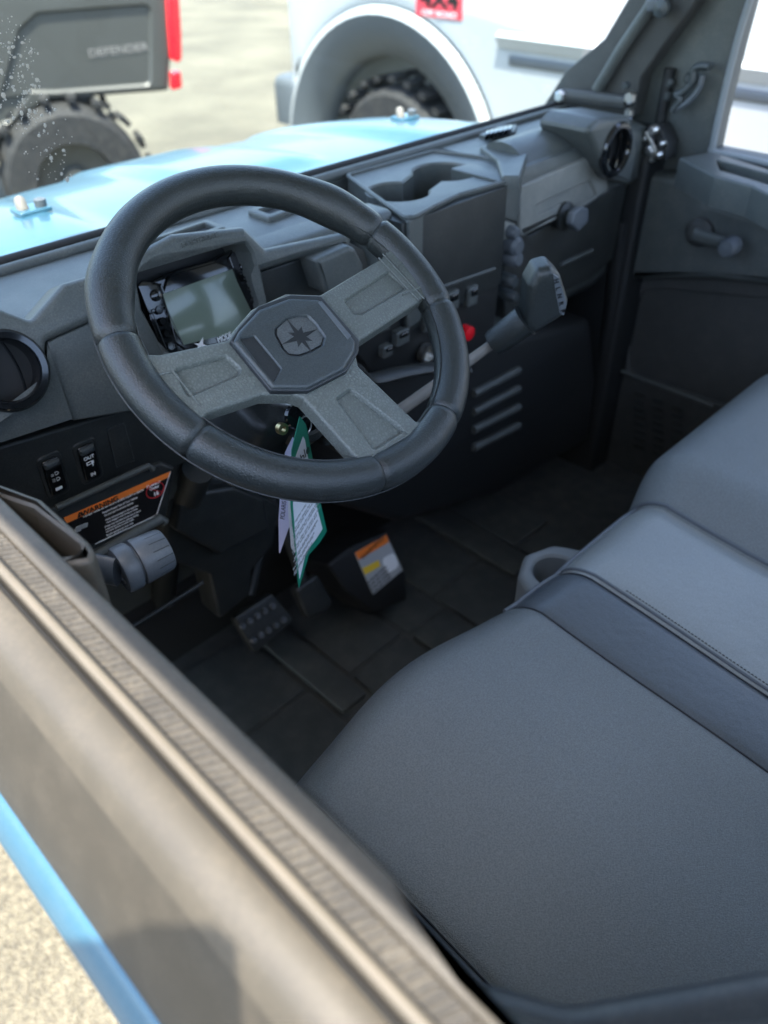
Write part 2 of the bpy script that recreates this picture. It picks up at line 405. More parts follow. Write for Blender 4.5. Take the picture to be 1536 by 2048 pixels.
holes = [(SF.pts([(689, 601), (779, 541), (816, 573), (723, 627), (708, 627)]), .0048, .0030),
         (SF.pts([(352, 738), (452, 711), (481, 737), (475, 750), (376, 792)]), .0048, .0030),
         (SF.pts([(673, 797), (702, 778), (809, 860), (749, 898)]), .0048, .0030)]
s2 = MB()
for LL in ([(757, 516), (840, 602)], [(768, 508), (850, 598)], [(862, 843), (735, 918)]): s2.tube([SF.w(SF.px(*q), -.0004) for q in LL], .0011, M['gloss2'], seg=8)
s2.plate(SF, P, .016, M['grain'], ch=.0035, holes=holes, r=.003)
# thin moulded ribs crossing the spokes near the rim
def rib(mb, fr, L, r, m, h=.0004): mb.tube([fr.w(fr.px(*q), h) for q in L], r, m, seg=8)
for L in ([(757, 516), (838, 602)], [(765, 508), (848, 598)], [(805, 590), (872, 560)], [(345, 742), (400, 812)], [(340, 745), (310, 752)],
          [(862, 843), (735, 918)], [(850, 888), (800, 857)], [(792, 532), (818, 514)]):
    rib(s2, SF, L, .0009, M['grain'])
spk = s2.build('spoke_frame', wheel)
HF = WF.up(.0175)
hp = HF.pts([(466, 682), (478, 660), (518, 617), (580, 594), (640, 597), (714, 682), (712, 702), (690, 738), (617, 776), (546, 775)])
logo = HF.pts([(551, 655), (571, 637), (596, 630), (617, 632), (632, 647), (650, 673), (645, 690), (622, 703), (598, 711), (578, 709), (566, 697), (551, 668)])
h1 = MB()
h1.plate(WF.up(.0145), [(p[0] * 1.0, p[1] * 1.0) for p in offs(ccw(WF.up(.0145).pts([(460, 680), (476, 655), (516, 611), (580, 588), (643, 591), (720, 680), (718, 704), (694, 743), (618, 782), (542, 781)])), 0)], .01, M['hubd'], ch=.002, r=.003)
h1.plate(HF, hp, .006, M['hub'], ch=.0042, r=.004, holes=[(logo, .0030, .003), (HF.pts([(479, 676), (509, 671), (563, 737), (547, 766)]), .0018, .002)], floor=M['hubd'])
h1.plate(HF.up(.0006), HF.pts([(636, 606), (643, 602), (702, 672), (695, 679)]), .002, M['knob'], ch=.0004)
hub = h1.build('hub_cover', wheel)
em = MB(); LF = WF.up(.0156); c0 = LF.px(600, 673); e1 = Vector(LF.px(658, 655)) - Vector(c0)
def star(c, L, Sh, inner, n=8):
    o = []
    for k in range(n * 2):
        A = math.pi * k / n + R(0); r = (L if k % 4 == 0 else Sh) if k % 2 == 0 else inner; o.append((c[0] + r * math.cos(A), c[1] + r * math.sin(A)))
    return o
em.plate(LF.up(-.0002), offs(ccw(rnd(LF.pts([(551, 655), (571, 637), (596, 630), (617, 632), (632, 647), (650, 673), (645, 690), (622, 703), (598, 711), (578, 709), (566, 697), (551, 668)]), .003)), .0015), .002, M['knob2'], ch=.0006)
em.plate(LF.up(.0002), star(c0, .0215, .0125, .0066), .0018, M['gloss2'], ch=.0004, rings=1)
em.build('star_emblem', wheel)
col = MB()   # column behind the wheel
col.tube([WF.w((0, 0), -.012), WF.w((0, 0), -.05), WF.w((.0, 0), -.16)], [.035, .04, .05], M['dark'], seg=24)
col.plate(Fr(WF.w((0, .0), -.08), WF.ex, WF.ey), [(-.055, -.06), (.050, -.06), (.062, -.01), (.045, .02), (-.045, .02), (-.062, -.01)], .13, M['dark'], ch=.012, r=.02)
col.tube([(.437, .80, -.62), (.437, .95, -.85), (.45, 1.05, -1.05)], .022, M['dark'])
for dx, dz in ((.02, -.0), (.05, -.03), (-.03, -.03)): col.box((.47 + dx, .60, -.49 + dz), (.03, .05, .016), M['dark'], bev=.004)
col.lathe((.455, .585, -.455), (0, -.7, .7), [(.028, -.02), (.028, 0), (.022, .006), (.018, .006), (.018, -.01)], M['dark'])
col.build('steering_column', U)

# --- dashboard core
D = MB()
prof = [(1.0, -.372), (.965, -.366), (.83, -.366), (.806, -.372), (.80, -.385), (.797, -.46), (.81, -.475), (.83, -.50), (.832, -.66), (.86, -.70), (1.0, -.74), (1.06, -1.1), (1.12, -1.1), (1.12, -.40), (1.0, -.40)]
D.prof([(y if y > .9 else max(y, .835), z) for y, z in prof[:5]] + [(.835, -.50), (.835, -.66)] + prof[9:], .17, .385, M['dash'])
D.prof([(1.0, -.372), (.965, -.366), (.89, -.366), (.885, -.372), (.885, -.50), (.835, -.52), (.832, -.66)] + prof[9:], .385, .605, M['dash'])
D.prof(prof, .605, .80, M['dash'])
D.prof([(1.0, -.372), (.985, -.368), (.978, -.372), (.978, -.47), (.82, -.48), (.82, -.50), (.832, -.66)] + prof[9:], .80, 1.105, M['dash'])
D.prof(prof, 1.105, 1.50, M['dash'])
dash = D.build('dashboard', U, ang=50)
def sub(mb, name, **k): return mb.build(name, dash, **k)
# raised ridge along the windshield + defrost slots
d = MB()
d.tube([(.17, .985, -.366), (1.5, .985, -.366)], .008, M['dash'])
for (x0, x1) in ((.44, .60), (.66, .80)):
    d.plate(FZ(-.359), [(x0, .885), (x1, .90), (x1, .945), (x0, .935)], .01, M['dash'], ch=.003, r=.006, holes=[([(x0 + .012, .898), (x1 - .01, .91), (x1 - .01, .935), (x0 + .012, .925)], .006, .003)], floor=M['deep'])
sub(d, 'defrost_vent')
d = MB(); zz = -.352
d.plate(FZ(-.360), FZ(-.360).pts([(958, 268), (1000, 250), (1034, 248), (1030, 262), (985, 276)]), .01, M['dash'], ch=.002)
for k in range(6):
    u = 972 + k * 9; d.plate(FZ(-.350), FZ(-.350).pts([(u, 262 - k * 2), (u + 8, 260 - k * 2), (u + 6, 267 - k * 2), (u - 2, 270 - k * 2)]), .01, M['gloss'], ch=.001)
sub(d, 'corner_vent')

# gauge cowl
d = MB(); C = FT(.775, -.36, 10)
outer = C.pts([(216, 640), (222, 560), (262, 518), (350, 470), (492, 455), (536, 499), (692, 466), (712, 484), (514, 548), (530, 600), (534, 640), (552, 720), (360, 760), (262, 700)])
d.plate(C, outer, .13, M['dash'], ch=.010, r=.006, bk=(.015, 0, -.035),
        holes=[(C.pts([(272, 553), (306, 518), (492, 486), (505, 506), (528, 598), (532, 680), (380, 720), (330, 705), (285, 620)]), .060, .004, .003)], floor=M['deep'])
d.text('NORTHSTAR', .0085, C.up(.0), C.px(400, 480), R(0), M['dash'], ext=.0006)
sub(d, 'gauge_cowl')
# instrument display
E0 = FT(.80, -.40, 22)
d = MB()
d.plate(E0, E0.pts([(284, 570), (335, 545), (430, 518), (475, 493), (500, 500), (508, 545), (530, 605), (545, 650), (505, 700), (340, 735), (300, 640)]), .03, M['gloss'], ch=.002, r=.002)
E1 = E0.up(.004)
d.plate(E1, E1.pts([(336, 552), (345, 548), (432, 524), (470, 535), (495, 548), (548, 655), (520, 672), (372, 700), (352, 686), (326, 585)]), .008, M['gloss'], ch=.0015, r=.001)
scr = E1.up(.001)
d.plate(scr, scr.pts([(326, 588), (465, 538), (474, 562), (520, 658), (480, 662), (368, 690), (345, 650)]), .002, M['lcd'], ch=.0004)
for i, (u, v) in enumerate(((311, 591), (488, 532))):
    pc = E1.px(u, v); d.plate(E1, rnd(ccw([(pc[0] - .016, pc[1] - .018), (pc[0] + .013, pc[1] - .018), (pc[0] + .013, pc[1] + .010), (pc[0] - .008, pc[1] + .02), (pc[0] - .016, pc[1] + .016)]), .002), .006, M['gloss'], ch=.001)
    d.lathe(E1.w(pc, .0), E1.n, [(.0001, .003), (.0055, .003), (.0065, .0025), (.0068, 0)], M['gloss'], seg=24)
for (u, v) in ((318, 620), (326, 643), (333, 667), (341, 692), (494, 557), (502, 578), (509, 600)):
    pc = E1.px(u, v); d.lathe(E1.w(pc, 0), E1.n, [(.0001, .0015), (.0032, .0015), (.0036, .0026), (.0044, .0026), (.005, 0)], M['gloss'], seg=20)
d.tube([E1.w(E1.px(*q), .001) for q in ((302, 620), (330, 612), (366, 690), (333, 700), (302, 620))], .0006, M['hub'], seg=6)
d.tube([E1.w(E1.px(*q), .001) for q in ((480, 548), (502, 545), (524, 610))], .0006, M['hub'], seg=6)
d.text('MODE', .0095, E1, E1.px(448, 675), R(2), M['white'], h=.002, sx=.8)
pc = E1.px(400, 688); d.plate(E1.up(.002), [(pc[0] - .008, pc[1] + .004), (pc[0] - .002, pc[1] + .001), (pc[0] + .006, pc[1] + .006), (pc[0] + .003, pc[1] - .001), (pc[0] + .008, pc[1] - .006), (pc[0], pc[1] - .003), (pc[0] - .007, pc[1] - .006), (pc[0] - .004, pc[1] - .001)], .001, M['white'], ch=.0002, rings=1)
sub(d, 'instrument_display')
# recess behind and the angular block to the right of the gauge
d = MB(); C = FY(.79)
d.plate(C, C.pts([(510, 548), (700, 485), (730, 500), (745, 560), (640, 640), (540, 640)]), .02, M['dark'], ch=.003)
C = FY(.755)
d.plate(C, C.pts([(632, 522), (700, 492), (712, 497), (728, 530), (730, 560), (665, 592), (652, 586)]), .06, M['dash'], ch=.006, r=.004)
sub(d, 'column_trim')
# body band between gauge cowl and cup holder console
d = MB(); C = FY(.79)
d.plate(C, C.pts([(520, 508), (690, 450), (792, 420), (792, 600), (745, 590), (735, 520), (706, 486), (560, 528)]), .05, M['dash'], ch=.014, r=.008)
sub(d, 'centre_trim')

# left end: raised surround with round vent
d = MB(); C = FT(.772, -.41, 24)
vc = C.px(14, 742)
d.plate(C, C.pts([(-140, 560), (64, 640), (128, 566), (216, 540), (216, 632), (187, 641), (94, 682), (95, 768), (-150, 960)]), .05, M['dash'], ch=.008, r=.006,
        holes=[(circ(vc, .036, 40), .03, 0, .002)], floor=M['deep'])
sub(d, 'vent_surround')
def vent(fr, c, r, name='round_vent'):
    v = MB(); o = fr.w(c, 0)
    v.lathe(o, fr.n, [(r * .80, -.02), (r * .80, .002), (r * .86, .006), (r * 1.02, .006), (r * 1.1, .002), (r * 1.1, -.004)], M['gloss'], seg=56)
    up = fr.ey; 
    v.lathe(fr.w(c, -.02), fr.n, [(r * .8, 0), (.0001, 0)], M['deep'], seg=40)
    for k in (-1, .45):
        x = k * r * .5; hh = math.sqrt(max(.00002, (r * .76) ** 2 - x * x))
        p = []
        for j in range(9):
            t = -1 + j / 4; p.append(fr.w((c[0] + x + .004 * (1 - t * t), c[1] + t * hh), -.004))
        v.tube(p, .004, M['gloss'], seg=8, sx=.3, up=fr.n)
    return sub(v, name)
vent(C, vc, .038)
# recessed lit panel and its facet
d = MB(); C2 = FT(.785, -.42, 12)
d.plate(C2, C2.pts([(96, 684), (250, 615), (380, 745), (392, 800), (150, 842), (143, 838), (104, 770)]), .05, M['dash'], ch=.003)
C3 = FT(.777, -.42, 12)
d.add([C3.w(C3.px(*q)) for q in ((92, 772), (95, 690), (145, 838), (-60, 905), (-120, 930))] , [[0, 1, 2], [0, 2, 3], [0, 3, 4]], M['dash'])
sub(d, 'side_trim', recalc=False)
# switch panel
d = MB(); C = FT(.785, -.50, -4)
d.plate(C, C.pts([(-40, 905), (335, 795), (420, 900), (345, 940), (330, 955), (70, 1030), (-60, 1080)]), .04, M['dark'], ch=.004, r=.004)
pn = C.pts([(213, 857), (247, 846), (268, 920), (233, 934)])
d.plate(C.up(.0015), pn, .004, M['dark'], ch=.001, r=.002)
d.tube([C.w(p, .0008) for p in pn], .0007, M['hub'], closed=True, seg=6)
pB = C.px(252, 846); sub(d, 'switch_panel')
def rocker(u, v, w, hh, kind):
    s = MB(); c = C.px(u, v); x, y = c; t = R(-6)
    def rect(a, b, sc=1): return [(x + px * a * sc, y + py * b * sc) for px, py in ((-1, -1), (1, -1), (1, 1), (-1, 1))]
    s.plate(C.up(.002), rect(w, hh), .006, M['dark'], ch=.002, r=w * .55)
    s.plate(C.up(.0045), rect(w * .72, hh * .82), .006, M['gloss'], ch=.002, r=w * .35)
    # raised upper end of the rocker
    s.plate(C.up(.0085), [(x - w * .62, y + hh * .48), (x + w * .62, y + hh * .48), (x + w * .62, y + hh * .78), (x - w * .62, y + hh * .78)], .006, M['hub'], ch=.003, r=.002)
    F2 = C.up(.0048)
    if kind == 'aux':
        s.text('OUT', .0062, F2, (x, y + hh * .26), 0, M['white'], bold=.0001); s.text('IN', .0062, F2, (x, y - hh * .55), 0, M['white'], bold=.0001)
        s.plate(F2.up(.0004), [(x - .0045, y - .002), (x + .0045, y - .002), (x + .0045, y + .002), (x - .0045, y + .002)], .0006, M['white'], ch=.0001, rings=1, holes=[([(x - .0036, y - .0013), (x + .0015, y - .0013), (x + .0015, y + .0013), (x - .0036, y + .0013)], .0004)], floor=M['gloss'])
        s.plate(F2.up(.0004), [(x + .002, y - .0055), (x + .0035, y - .0055), (x + .0035, y - .002), (x + .002, y - .002)], .0006, M['white'], ch=.0001, rings=1)
    else:
        for dy in (.0045, -.0035):
            yy = y + dy
            s.tube([F2.w(q, .0003) for q in ((x + .0005, yy - .002), (x + .003, yy - .0018), (x + .0046, yy), (x + .003, yy + .0018), (x + .0005, yy + .002))], .00028, M['white'], seg=5, closed=True)
            for j in range(4 if dy < 0 else 3): s.tube([F2.w((x - .0045, yy - .0018 + j * .0012), .0003), F2.w((x - .0012, yy - .0018 + j * .0012), .0003)], .00025, M['greyink'], seg=4)
        s.plate(F2.up(.0006), rnd([(x - .004, y - hh * .62), (x + .004, y - hh * .62), (x + .004, y - hh * .50), (x - .004, y - hh * .50)], .0006), .0008, M['white'], ch=.0002, rings=1)
    return sub(s, 'rocker_switch', label={'aux': 'rocker switch marked OUT and IN', 'lamp': 'headlight rocker switch'}[kind])
rocker(107, 950, .0145, .030, 'lamp'); rocker(176, 922, .0145, .030, 'aux')
# ledge + label panel
d = MB(); C = FT(.782, -.60, 4)
d.plate(C, C.pts([(-80, 1090), (70, 1030), (322, 925), (350, 935), (338, 1010), (332, 1040), (190, 1115), (60, 1200), (-100, 1250)]), .06, M['dark'], ch=.004, r=.003)
d.tube([C.w(C.px(*q), .002) for q in ((112, 1014), (296, 930), (304, 938))], .004, M['dash'], seg=10)
d.tube([C.w(C.px(*q), .004) for q in ((180, 1112), (318, 1034), (325, 1042))], .007, M['dash'], seg=10)
sub(d, 'knee_panel')
d = MB(); LFR = C.up(.0015)
lab = LFR.pts([(120, 1046), (341, 943), (313, 1030), (190, 1088), (150, 1090)])
d.plate(LFR, lab, .0012, M['lblack'], ch=.0003, rings=1)
d.tube([LFR.w(LFR.px(*q), .0002) for q in ((341, 943), (313, 1030), (190, 1088))], .0005, M['white'], seg=5)
L2 = LFR.up(.0003)
band = L2.pts([(128, 1036), (341, 943), (337, 955), (133, 1047)]); d.plate(L2, band, .0008, M['orange'], ch=.0001, rings=1)
pa, pb = Vector(L2.px(133, 1041)), Vector(L2.px(339, 949)); ra = math.atan2(pb.y - pa.y, pb.x - pa.x)
pc = L2.px(200, 1012); d.text('WARNING', .0088, L2, pc, ra, M['lblack'], h=.0004, sx=1.15, bold=.00018)
pc = L2.px(160, 1029); d.plate(L2.up(.0004), [(pc[0] - .0042, pc[1] - .003), (pc[0] + .0042, pc[1] - .003), (pc[0], pc[1] + .0042)], .0006, M['lblack'], ch=.0001, rings=1)
d.text('!', .005, L2, (pc[0], pc[1] - .0004), ra, M['orange'], h=.0008)
lines = [('Improper vehicle use can result in SEVERE INJURY or DEATH', 228, 1006, .0036), ('Require Proper Use of Your Vehicle', 240, 1010, .0036), ('Do your part to prevent injuries:', 238, 1018, .0033), ('Never carry passengers in the cargo box.', 244, 1025, .003),
         ('Never engage in stunt driving or racing.', 244, 1031, .003), ('Always wear seat belts and use nets or doors.', 246, 1037, .003), ('Avoid abrupt maneuvers, sideways sliding', 244, 1044, .003), ('and never operate on public roads.', 240, 1051, .003),
         ('Be sure operators are 16 or older', 240, 1058, .003), ('with a valid driver license.', 236, 1065, .003)]
for t, u, v, s_ in lines: d.text(t, s_, L2, L2.px(u, v), ra, M['white'], h=.0003, sx=.9)
pc = L2.px(310, 980)
d.tube([L2.w(q, .0004) for q in circ(pc, .0125, 32, .0105)], .0006, M['red'], seg=6, closed=True)
d.text('Operator\nUnder', .0052, L2, (pc[0], pc[1] + .0062), ra, M['white'], h=.0004, bold=.0001); d.text('16', .0075, L2, (pc[0], pc[1] - .0055), ra, M['white'], h=.0004, bold=.0002)
d.tube([L2.w((pc[0] - .009, pc[1] + .0072), .0006), L2.w((pc[0] + .009, pc[1] - .0072), .0006)], .0004, M['red'], seg=6)
for (u, v, w_) in ((160, 1055, .009), (168, 1052, .006), (155, 1060, .006)):
    pc = L2.px(u, v); d.plate(L2.up(.0003), rnd(ccw([(pc[0] - w_, pc[1] - .002), (pc[0] + w_ * .6, pc[1] - .003), (pc[0] + w_, pc[1] + .002), (pc[0] - w_ * .4, pc[1] + .003)]), .001), .0005, M['greyink'], ch=.0001, rings=1)
sub(d, 'warning_label', label='black and orange warning label')

# --- cup holder console
d = MB(); C = FZ(-.368)
P = [(.800, .757), (.872, .772), (.928, .780), (1.036, .770), (1.118, .850), (1.085, .968), (.885, .972), (.828, .830)]
hc1 = (.885, .860); hc2 = (1.010, .878); rr = .047
hole = []
import itertools
for k in range(41):
    A = R(35) + R(290) * k / 40; hole.append((hc1[0] + rr * math.cos(A), hc1[1] + rr * math.sin(A)))
for k in range(41):
    A = R(-145) + R(290) * k / 40; hole.append((hc2[0] + rr * 1.08 * math.cos(A), hc2[1] + rr * 1.08 * math.sin(A)))
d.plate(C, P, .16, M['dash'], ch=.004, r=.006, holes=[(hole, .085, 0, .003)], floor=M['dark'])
d.tube([C.w(q, .001) for q in rnd(P, .012)], .0035, M['dash'], seg=10, closed=True)
d.plate(FY(.765), [(.795, -.372), (1.03, -.372), (1.035, -.53), (.80, -.54)], .04, M['dark'], ch=.002)

sub(d, 'cup_holder')
# post between cup holder and glovebox, continuing above
d = MB(); C = FY(.772)
d.plate(C, C.pts([(1000, 362), (1042, 350), (1046, 372), (1036, 450), (1004, 440)]), .1, M['dash'], ch=.005, r=.003)
d.plate(FZ(-.358), FZ(-.358).pts([(1004, 352), (994, 318), (960, 292), (1030, 268), (1062, 290), (1040, 352)]), .02, M['dash'], ch=.004, r=.004)
sub(d, 'console_post')
# passenger roll
d = MB(); p = []
for k in range(21):
    A = R(-70) + R(190) * k / 20; p.append((.862 - .055 * math.cos(A), -.392 + .048 * math.sin(A)))
p += [(.93, -.40), (.93, -.44)]
d.prof(p, 1.135, 1.395, M['dash'])
sub(d, 'padded_roll', ang=50)
# glovebox
d = MB(); C = FT(.79, -.45, 5)
d.plate(C, C.pts([(1040, 372), (1194, 306), (1204, 318), (1218, 372), (1214, 386), (1140, 420), (1046, 474), (1040, 462)]), .05, M['glove'], ch=.004, r=.004,
        holes=[(C.pts([(1070, 412), (1182, 360), (1196, 392), (1150, 420), (1140, 402), (1078, 428)]), .006, .002)], floor=M['glove'])
kc = C.px(1128, 432)
d.lathe(C.w(kc, 0), C.n, [(.024, 0), (.024, .006), (.014, .010), (.012, .03), (.0001, .032)], M['dark'], seg=28)
d.plate(C.up(.034), rnd(ccw([(kc[0] - .026, kc[1] - .004), (kc[0] + .0, kc[1] - .022), (kc[0] + .028, kc[1] - .012), (kc[0] + .026, kc[1] + .012), (kc[0] + .0, kc[1] + .02), (kc[0] - .02, kc[1] + .014)]), .008), .012, M['knob'], ch=.004)
sub(d, 'glovebox_door')
# lower passenger dash
d = MB(); C = FY(.80)
d.plate(C, C.pts([(1005, 450), (1060, 470), (1215, 385), (1240, 330), (1256, 360), (1225, 520), (1180, 560), (1010, 640)]), .04, M['dark'], ch=.004, r=.004)
d.tube([C.w(C.px(*q), .004) for q in ((1118, 528), (1180, 500))], .004, M['dash'])
sub(d, 'lower_panel')
C = FY(.765); d = MB(); vc2 = C.px(1232, 300)
d.plate(C, C.pts([(1175, 262), (1200, 238), (1262, 232), (1276, 300), (1262, 372), (1222, 360), (1200, 320)]), .1, M['dash'], ch=.01, r=.01, holes=[(circ(vc2, .040, 36), .03, 0, .003)], floor=M['deep'])
sub(d, 'vent_surround'); vent(C, vc2, .042)
# keys/knobs column right of console (dark sockets)
d = MB(); C = FY(.775)
for (u, v, r_) in ((1018, 462, .010), (1022, 490, .016), (1022, 515, .014), (1014, 560, .012), (1016, 590, .010)):
    d.lathe(C.w(C.px(u, v), 0), C.n, [(r_, -.02), (r_, .012), (r_ * .7, .018), (.0001, .018)], M['knob'] if v < 520 else M['hub'], seg=20)
d.plate(C, C.pts([(1002, 440), (1030, 436), (1034, 470), (1004, 484)]), .03, M['glove'], ch=.002, r=.002)
sub(d, 'key_socket')
# centre switch cluster under the console
d = MB(); C = FY(.77)
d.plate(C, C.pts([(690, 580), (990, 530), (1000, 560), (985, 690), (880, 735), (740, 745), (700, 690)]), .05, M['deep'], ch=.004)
d.tube([C.w(C.px(*q), .003) for q in ((880, 572), (985, 536))], .0035, M['dash'])
sub(d, 'lower_console')
C = FY(.77).up(.004)
for (u, v, a_, b_) in ((762, 640, .012, .016), (800, 672, .014, .012), (850, 640, .006, .018), (900, 600, .014, .016), (940, 590, .012, .016), (770, 700, .010, .009)):
    q = C.px(u, v); s = MB(); s.plate(C.up(.008), rnd([(q[0] - a_, q[1] - b_), (q[0] + a_, q[1] - b_), (q[0] + a_, q[1] + b_), (q[0] - a_, q[1] + b_)], .003), .012, M['dash'], ch=.003)
    s.plate(C.up(.011), rnd([(q[0] - a_ * .6, q[1] + b_ * .1), (q[0] + a_ * .6, q[1] + b_ * .1), (q[0] + a_ * .6, q[1] + b_ * .8), (q[0] - a_ * .6, q[1] + b_ * .8)], .002), .006, M['gloss'], ch=.002)
    sub(s, 'console_switch')
s = MB(); q = C.px(848, 705); s.lathe(C.w(q, 0), C.n, [(.016, 0), (.016, .012), (.011, .012), (.011, .004), (.0001, .004)], M['zinc'], seg=24); sub(s, 'power_socket')
s = MB(); q = C.px(927, 662); s.lathe(C.w(q, 0), C.n, [(.012, 0), (.012, .014), (.0001, .016)], M['redlens'], seg=24); sub(s, 'red_button')
# arched brace under the cluster
d = MB(); C = FY(.70)
d.tube(smooth([C.w(C.px(*q)) for q in ((712, 735), (740, 758), (800, 745), (860, 736), (930, 738))], 5), .007, M['dark'], sx=2.2)
d.build('dash_brace', U)

# --- lower tunnel with slats
d = MB(); C = FY(.80)
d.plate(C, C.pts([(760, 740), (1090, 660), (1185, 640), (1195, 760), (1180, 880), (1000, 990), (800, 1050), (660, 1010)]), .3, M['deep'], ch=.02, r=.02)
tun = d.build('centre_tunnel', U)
for k in range(4):
    s = MB(); q0 = C.px(944, 786 + k * 36); q1 = C.px(1034, 738 + k * 37)
    s.tube([C.w(q0, .004), C.w(q1, .004)], .0080, M['dash'], seg=12); s.build('vent_slat', tun)
# --- shift lever
d = MB()
B0 = Vector(FY(.55).w(FY(.55).px(985, 688))); B1 = Vector(FY(.60).w(FY(.60).px(760, 850)))
ax = (FY(.52).w(FY(.52).px(1062, 640)) - B0)
d.tube([B1, B0], [.009, .007], M['steel'], seg=12, sx=.7)
shaft = d.build('shift_lever', U)
d = MB(); K0 = B0; K1 = Vector(FY(.515).w(FY(.515).px(1066, 628)))
dirk = (K1 - K0).normalized()
pp = [K0, K0 + dirk * .004, K0 + dirk * .05, K1 - dirk * .012]
d.tube(pp, [.0155, .017, .019, .0215], M['rim'], seg=28)
KF = Fr(K1, (0.78, -.62, 0), (0, 0, 1))
kf = Fr(K1 + Vector((0, 0, 0)), (.72, -.69, .0), (-.12, -.12, 1))
d.build('shift_grip', shaft)
d = MB()
# knob head: loft in image-aligned heights, an elongated rounded block
hp0 = FY(.50).w(FY(.50).px(1095, 600)); hc = Fr(hp0 + Vector((0, 0, -.010)), (.80, -.60, 0), (-.05, -.07, 1)); head = hc.pts([(1050, 660), (1058, 575), (1076, 543), (1104, 536), (1124, 556), (1140, 606), (1128, 636), (1098, 655), (1070, 672)])
d.plate(hc, head, .032, M['rim'], ch=.010, r=.008, rings=5)
hk = hc.up(.0006)
fp = hk.pts([(1106, 548), (1118, 556), (1134, 606), (1128, 632), (1120, 628), (1112, 590)])
d.plate(hk, fp, .003, M['knob'], ch=.0006, r=.001)
for i, chh in enumerate('HLNRP'):
    d.text(chh, .0080, hk, hk.px(1112 + i * 3.2, 562 + i * 15), R(-75), M['lblack'], h=.0004, bold=.0002)
d.build('shift_knob', shaft)

# --- under-dash left: bracket panels
d = MB(); C = FY(.85)
d.plate(C, C.pts([(330, 1040), (345, 940), (470, 960), (560, 1010), (548, 1090), (505, 1140), (500, 1190), (440, 1240), (420, 1150), (335, 1120)]), .05, M['dark'], ch=.006, r=.006)
d.plate(FY(.83), FY(.83).pts([(352, 1062), (440, 1110), (540, 1060), (530, 1000), (470, 975), (370, 990)]), .03, M['dark'], ch=.006, r=.006)
d.build('knee_bracket', U)
d = MB(); d.tube([FY(.82).w(FY(.82).px(*q)) for q in ((262, 1255), (390, 1175), (405, 1165))], .004, M['dark'])
d.build('fire_wall_rod', U)

# --- floor, firewall
d = MB()
d.box((.85, .45, -1.20), (1.46, 1.5, .08), M['floor'], bev=.01)
d.plate(FT(1.06, -1.0, 20), [(.1, -.25), (1.64, -.25), (1.64, .45), (.1, .45)], .03, M['deep'])
d.box((1.56, .88, -.80), (.14, .20, .84), M['deep'], bev=.01)
fl = d.build('cab_floor', U)
C = FZ(-1.150)
s = MB()
x0 = .30
for i, w_ in enumerate((.10, .16, .07, .15, .11, .16, .08, .14)):
    y0 = .34
    for j, l_ in enumerate(((.24, .15, .26), (.13, .30, .20), (.34, .30), (.20, .20, .22))[i % 4]):
        hh = (.003, .010, .001, .006)[(i * 2 + j) % 4]
        s.plate(FZ(-1.158 + hh), [(x0, y0), (x0 + w_ - .012, y0), (x0 + w_ - .012, y0 + l_ - .012), (x0, y0 + l_ - .012)], .014, M['pad'], ch=.0025, r=.005)
        y0 += l_
    x0 += w_
s.build('floor_mat', fl)
# --- pedals
C = FT(.83, -1.0, 30)
d = MB(); d.plate(C, C.pts([(468, 1236), (545, 1186), (590, 1240), (510, 1308)]), .018, M['dark'], ch=.004, r=.008)
d.tube([C.w(C.px(505, 1190), -.01), C.w(C.px(520, 1100), .0), (.55, .96, -.7)], .009, M['dark'])
br = d.build('brake_pedal', U)
for i in range(5):
    for j in range(2):
        u = 484 + i * 15 + j * 22; v = 1252 - i * 10 + j * 28
        s = MB(); s.lathe(C.w(C.px(u, v), 0), C.n, [(.0060, 0), (.0055, .004), (.0040, .006), (.0001, .006)], M['knob'], seg=14); s.build('pedal_stud', br)
d = MB(); C = FT(.84, -1.0, 25)
d.plate(C, C.pts([(590, 1178), (636, 1148), (668, 1205), (655, 1225), (618, 1240)]), .02, M['dark'], ch=.006, r=.01)
d.tube([C.w(C.px(615, 1170), -.01), (.64, .97, -.75)], .009, M['dark'])
d.build('accelerator_pedal', U)
d = MB(); C = FT(.82, -1.0, 22)
d.plate(C, C.pts([(655, 1130), (700, 1095), (775, 1062), (812, 1145), (815, 1200), (748, 1228), (690, 1180)]), .10, M['deep'], ch=.006, r=.006)
box = d.build('pedal_box', U)
d = MB(); CL = C.up(.002)
d.plate(CL, CL.pts([(710, 1106), (773, 1070), (806, 1140), (746, 1190)]), .002, M['greyink'], ch=.0004, rings=1)
d.plate(CL.up(.0006), CL.pts([(710, 1106), (773, 1070), (778, 1084), (717, 1120)]), .0012, M['orange'], ch=.0003, rings=1)
d.plate(CL.up(.0006), CL.pts([(724, 1137), (757, 1120), (761, 1132), (730, 1150)]), .0012, M['yellow'], ch=.0003, rings=1)
d.plate(CL.up(.0006), CL.pts([(762, 1118), (788, 1105), (799, 1133), (774, 1148)]), .0012, M['white'], ch=.0003, rings=1, r=.01)
d.text('WARNING', .013, CL, CL.px(744, 1096), R(12), M['lblack'], h=.0012)
for k in range(4): d.text('keep feet clear of pedals', .006, CL, CL.px(752 + k * 3, 1150 + k * 7), R(8), M['lblack'], h=.001)
d.build('warning_label', box, label='grey, orange and yellow warning label near the pedals')

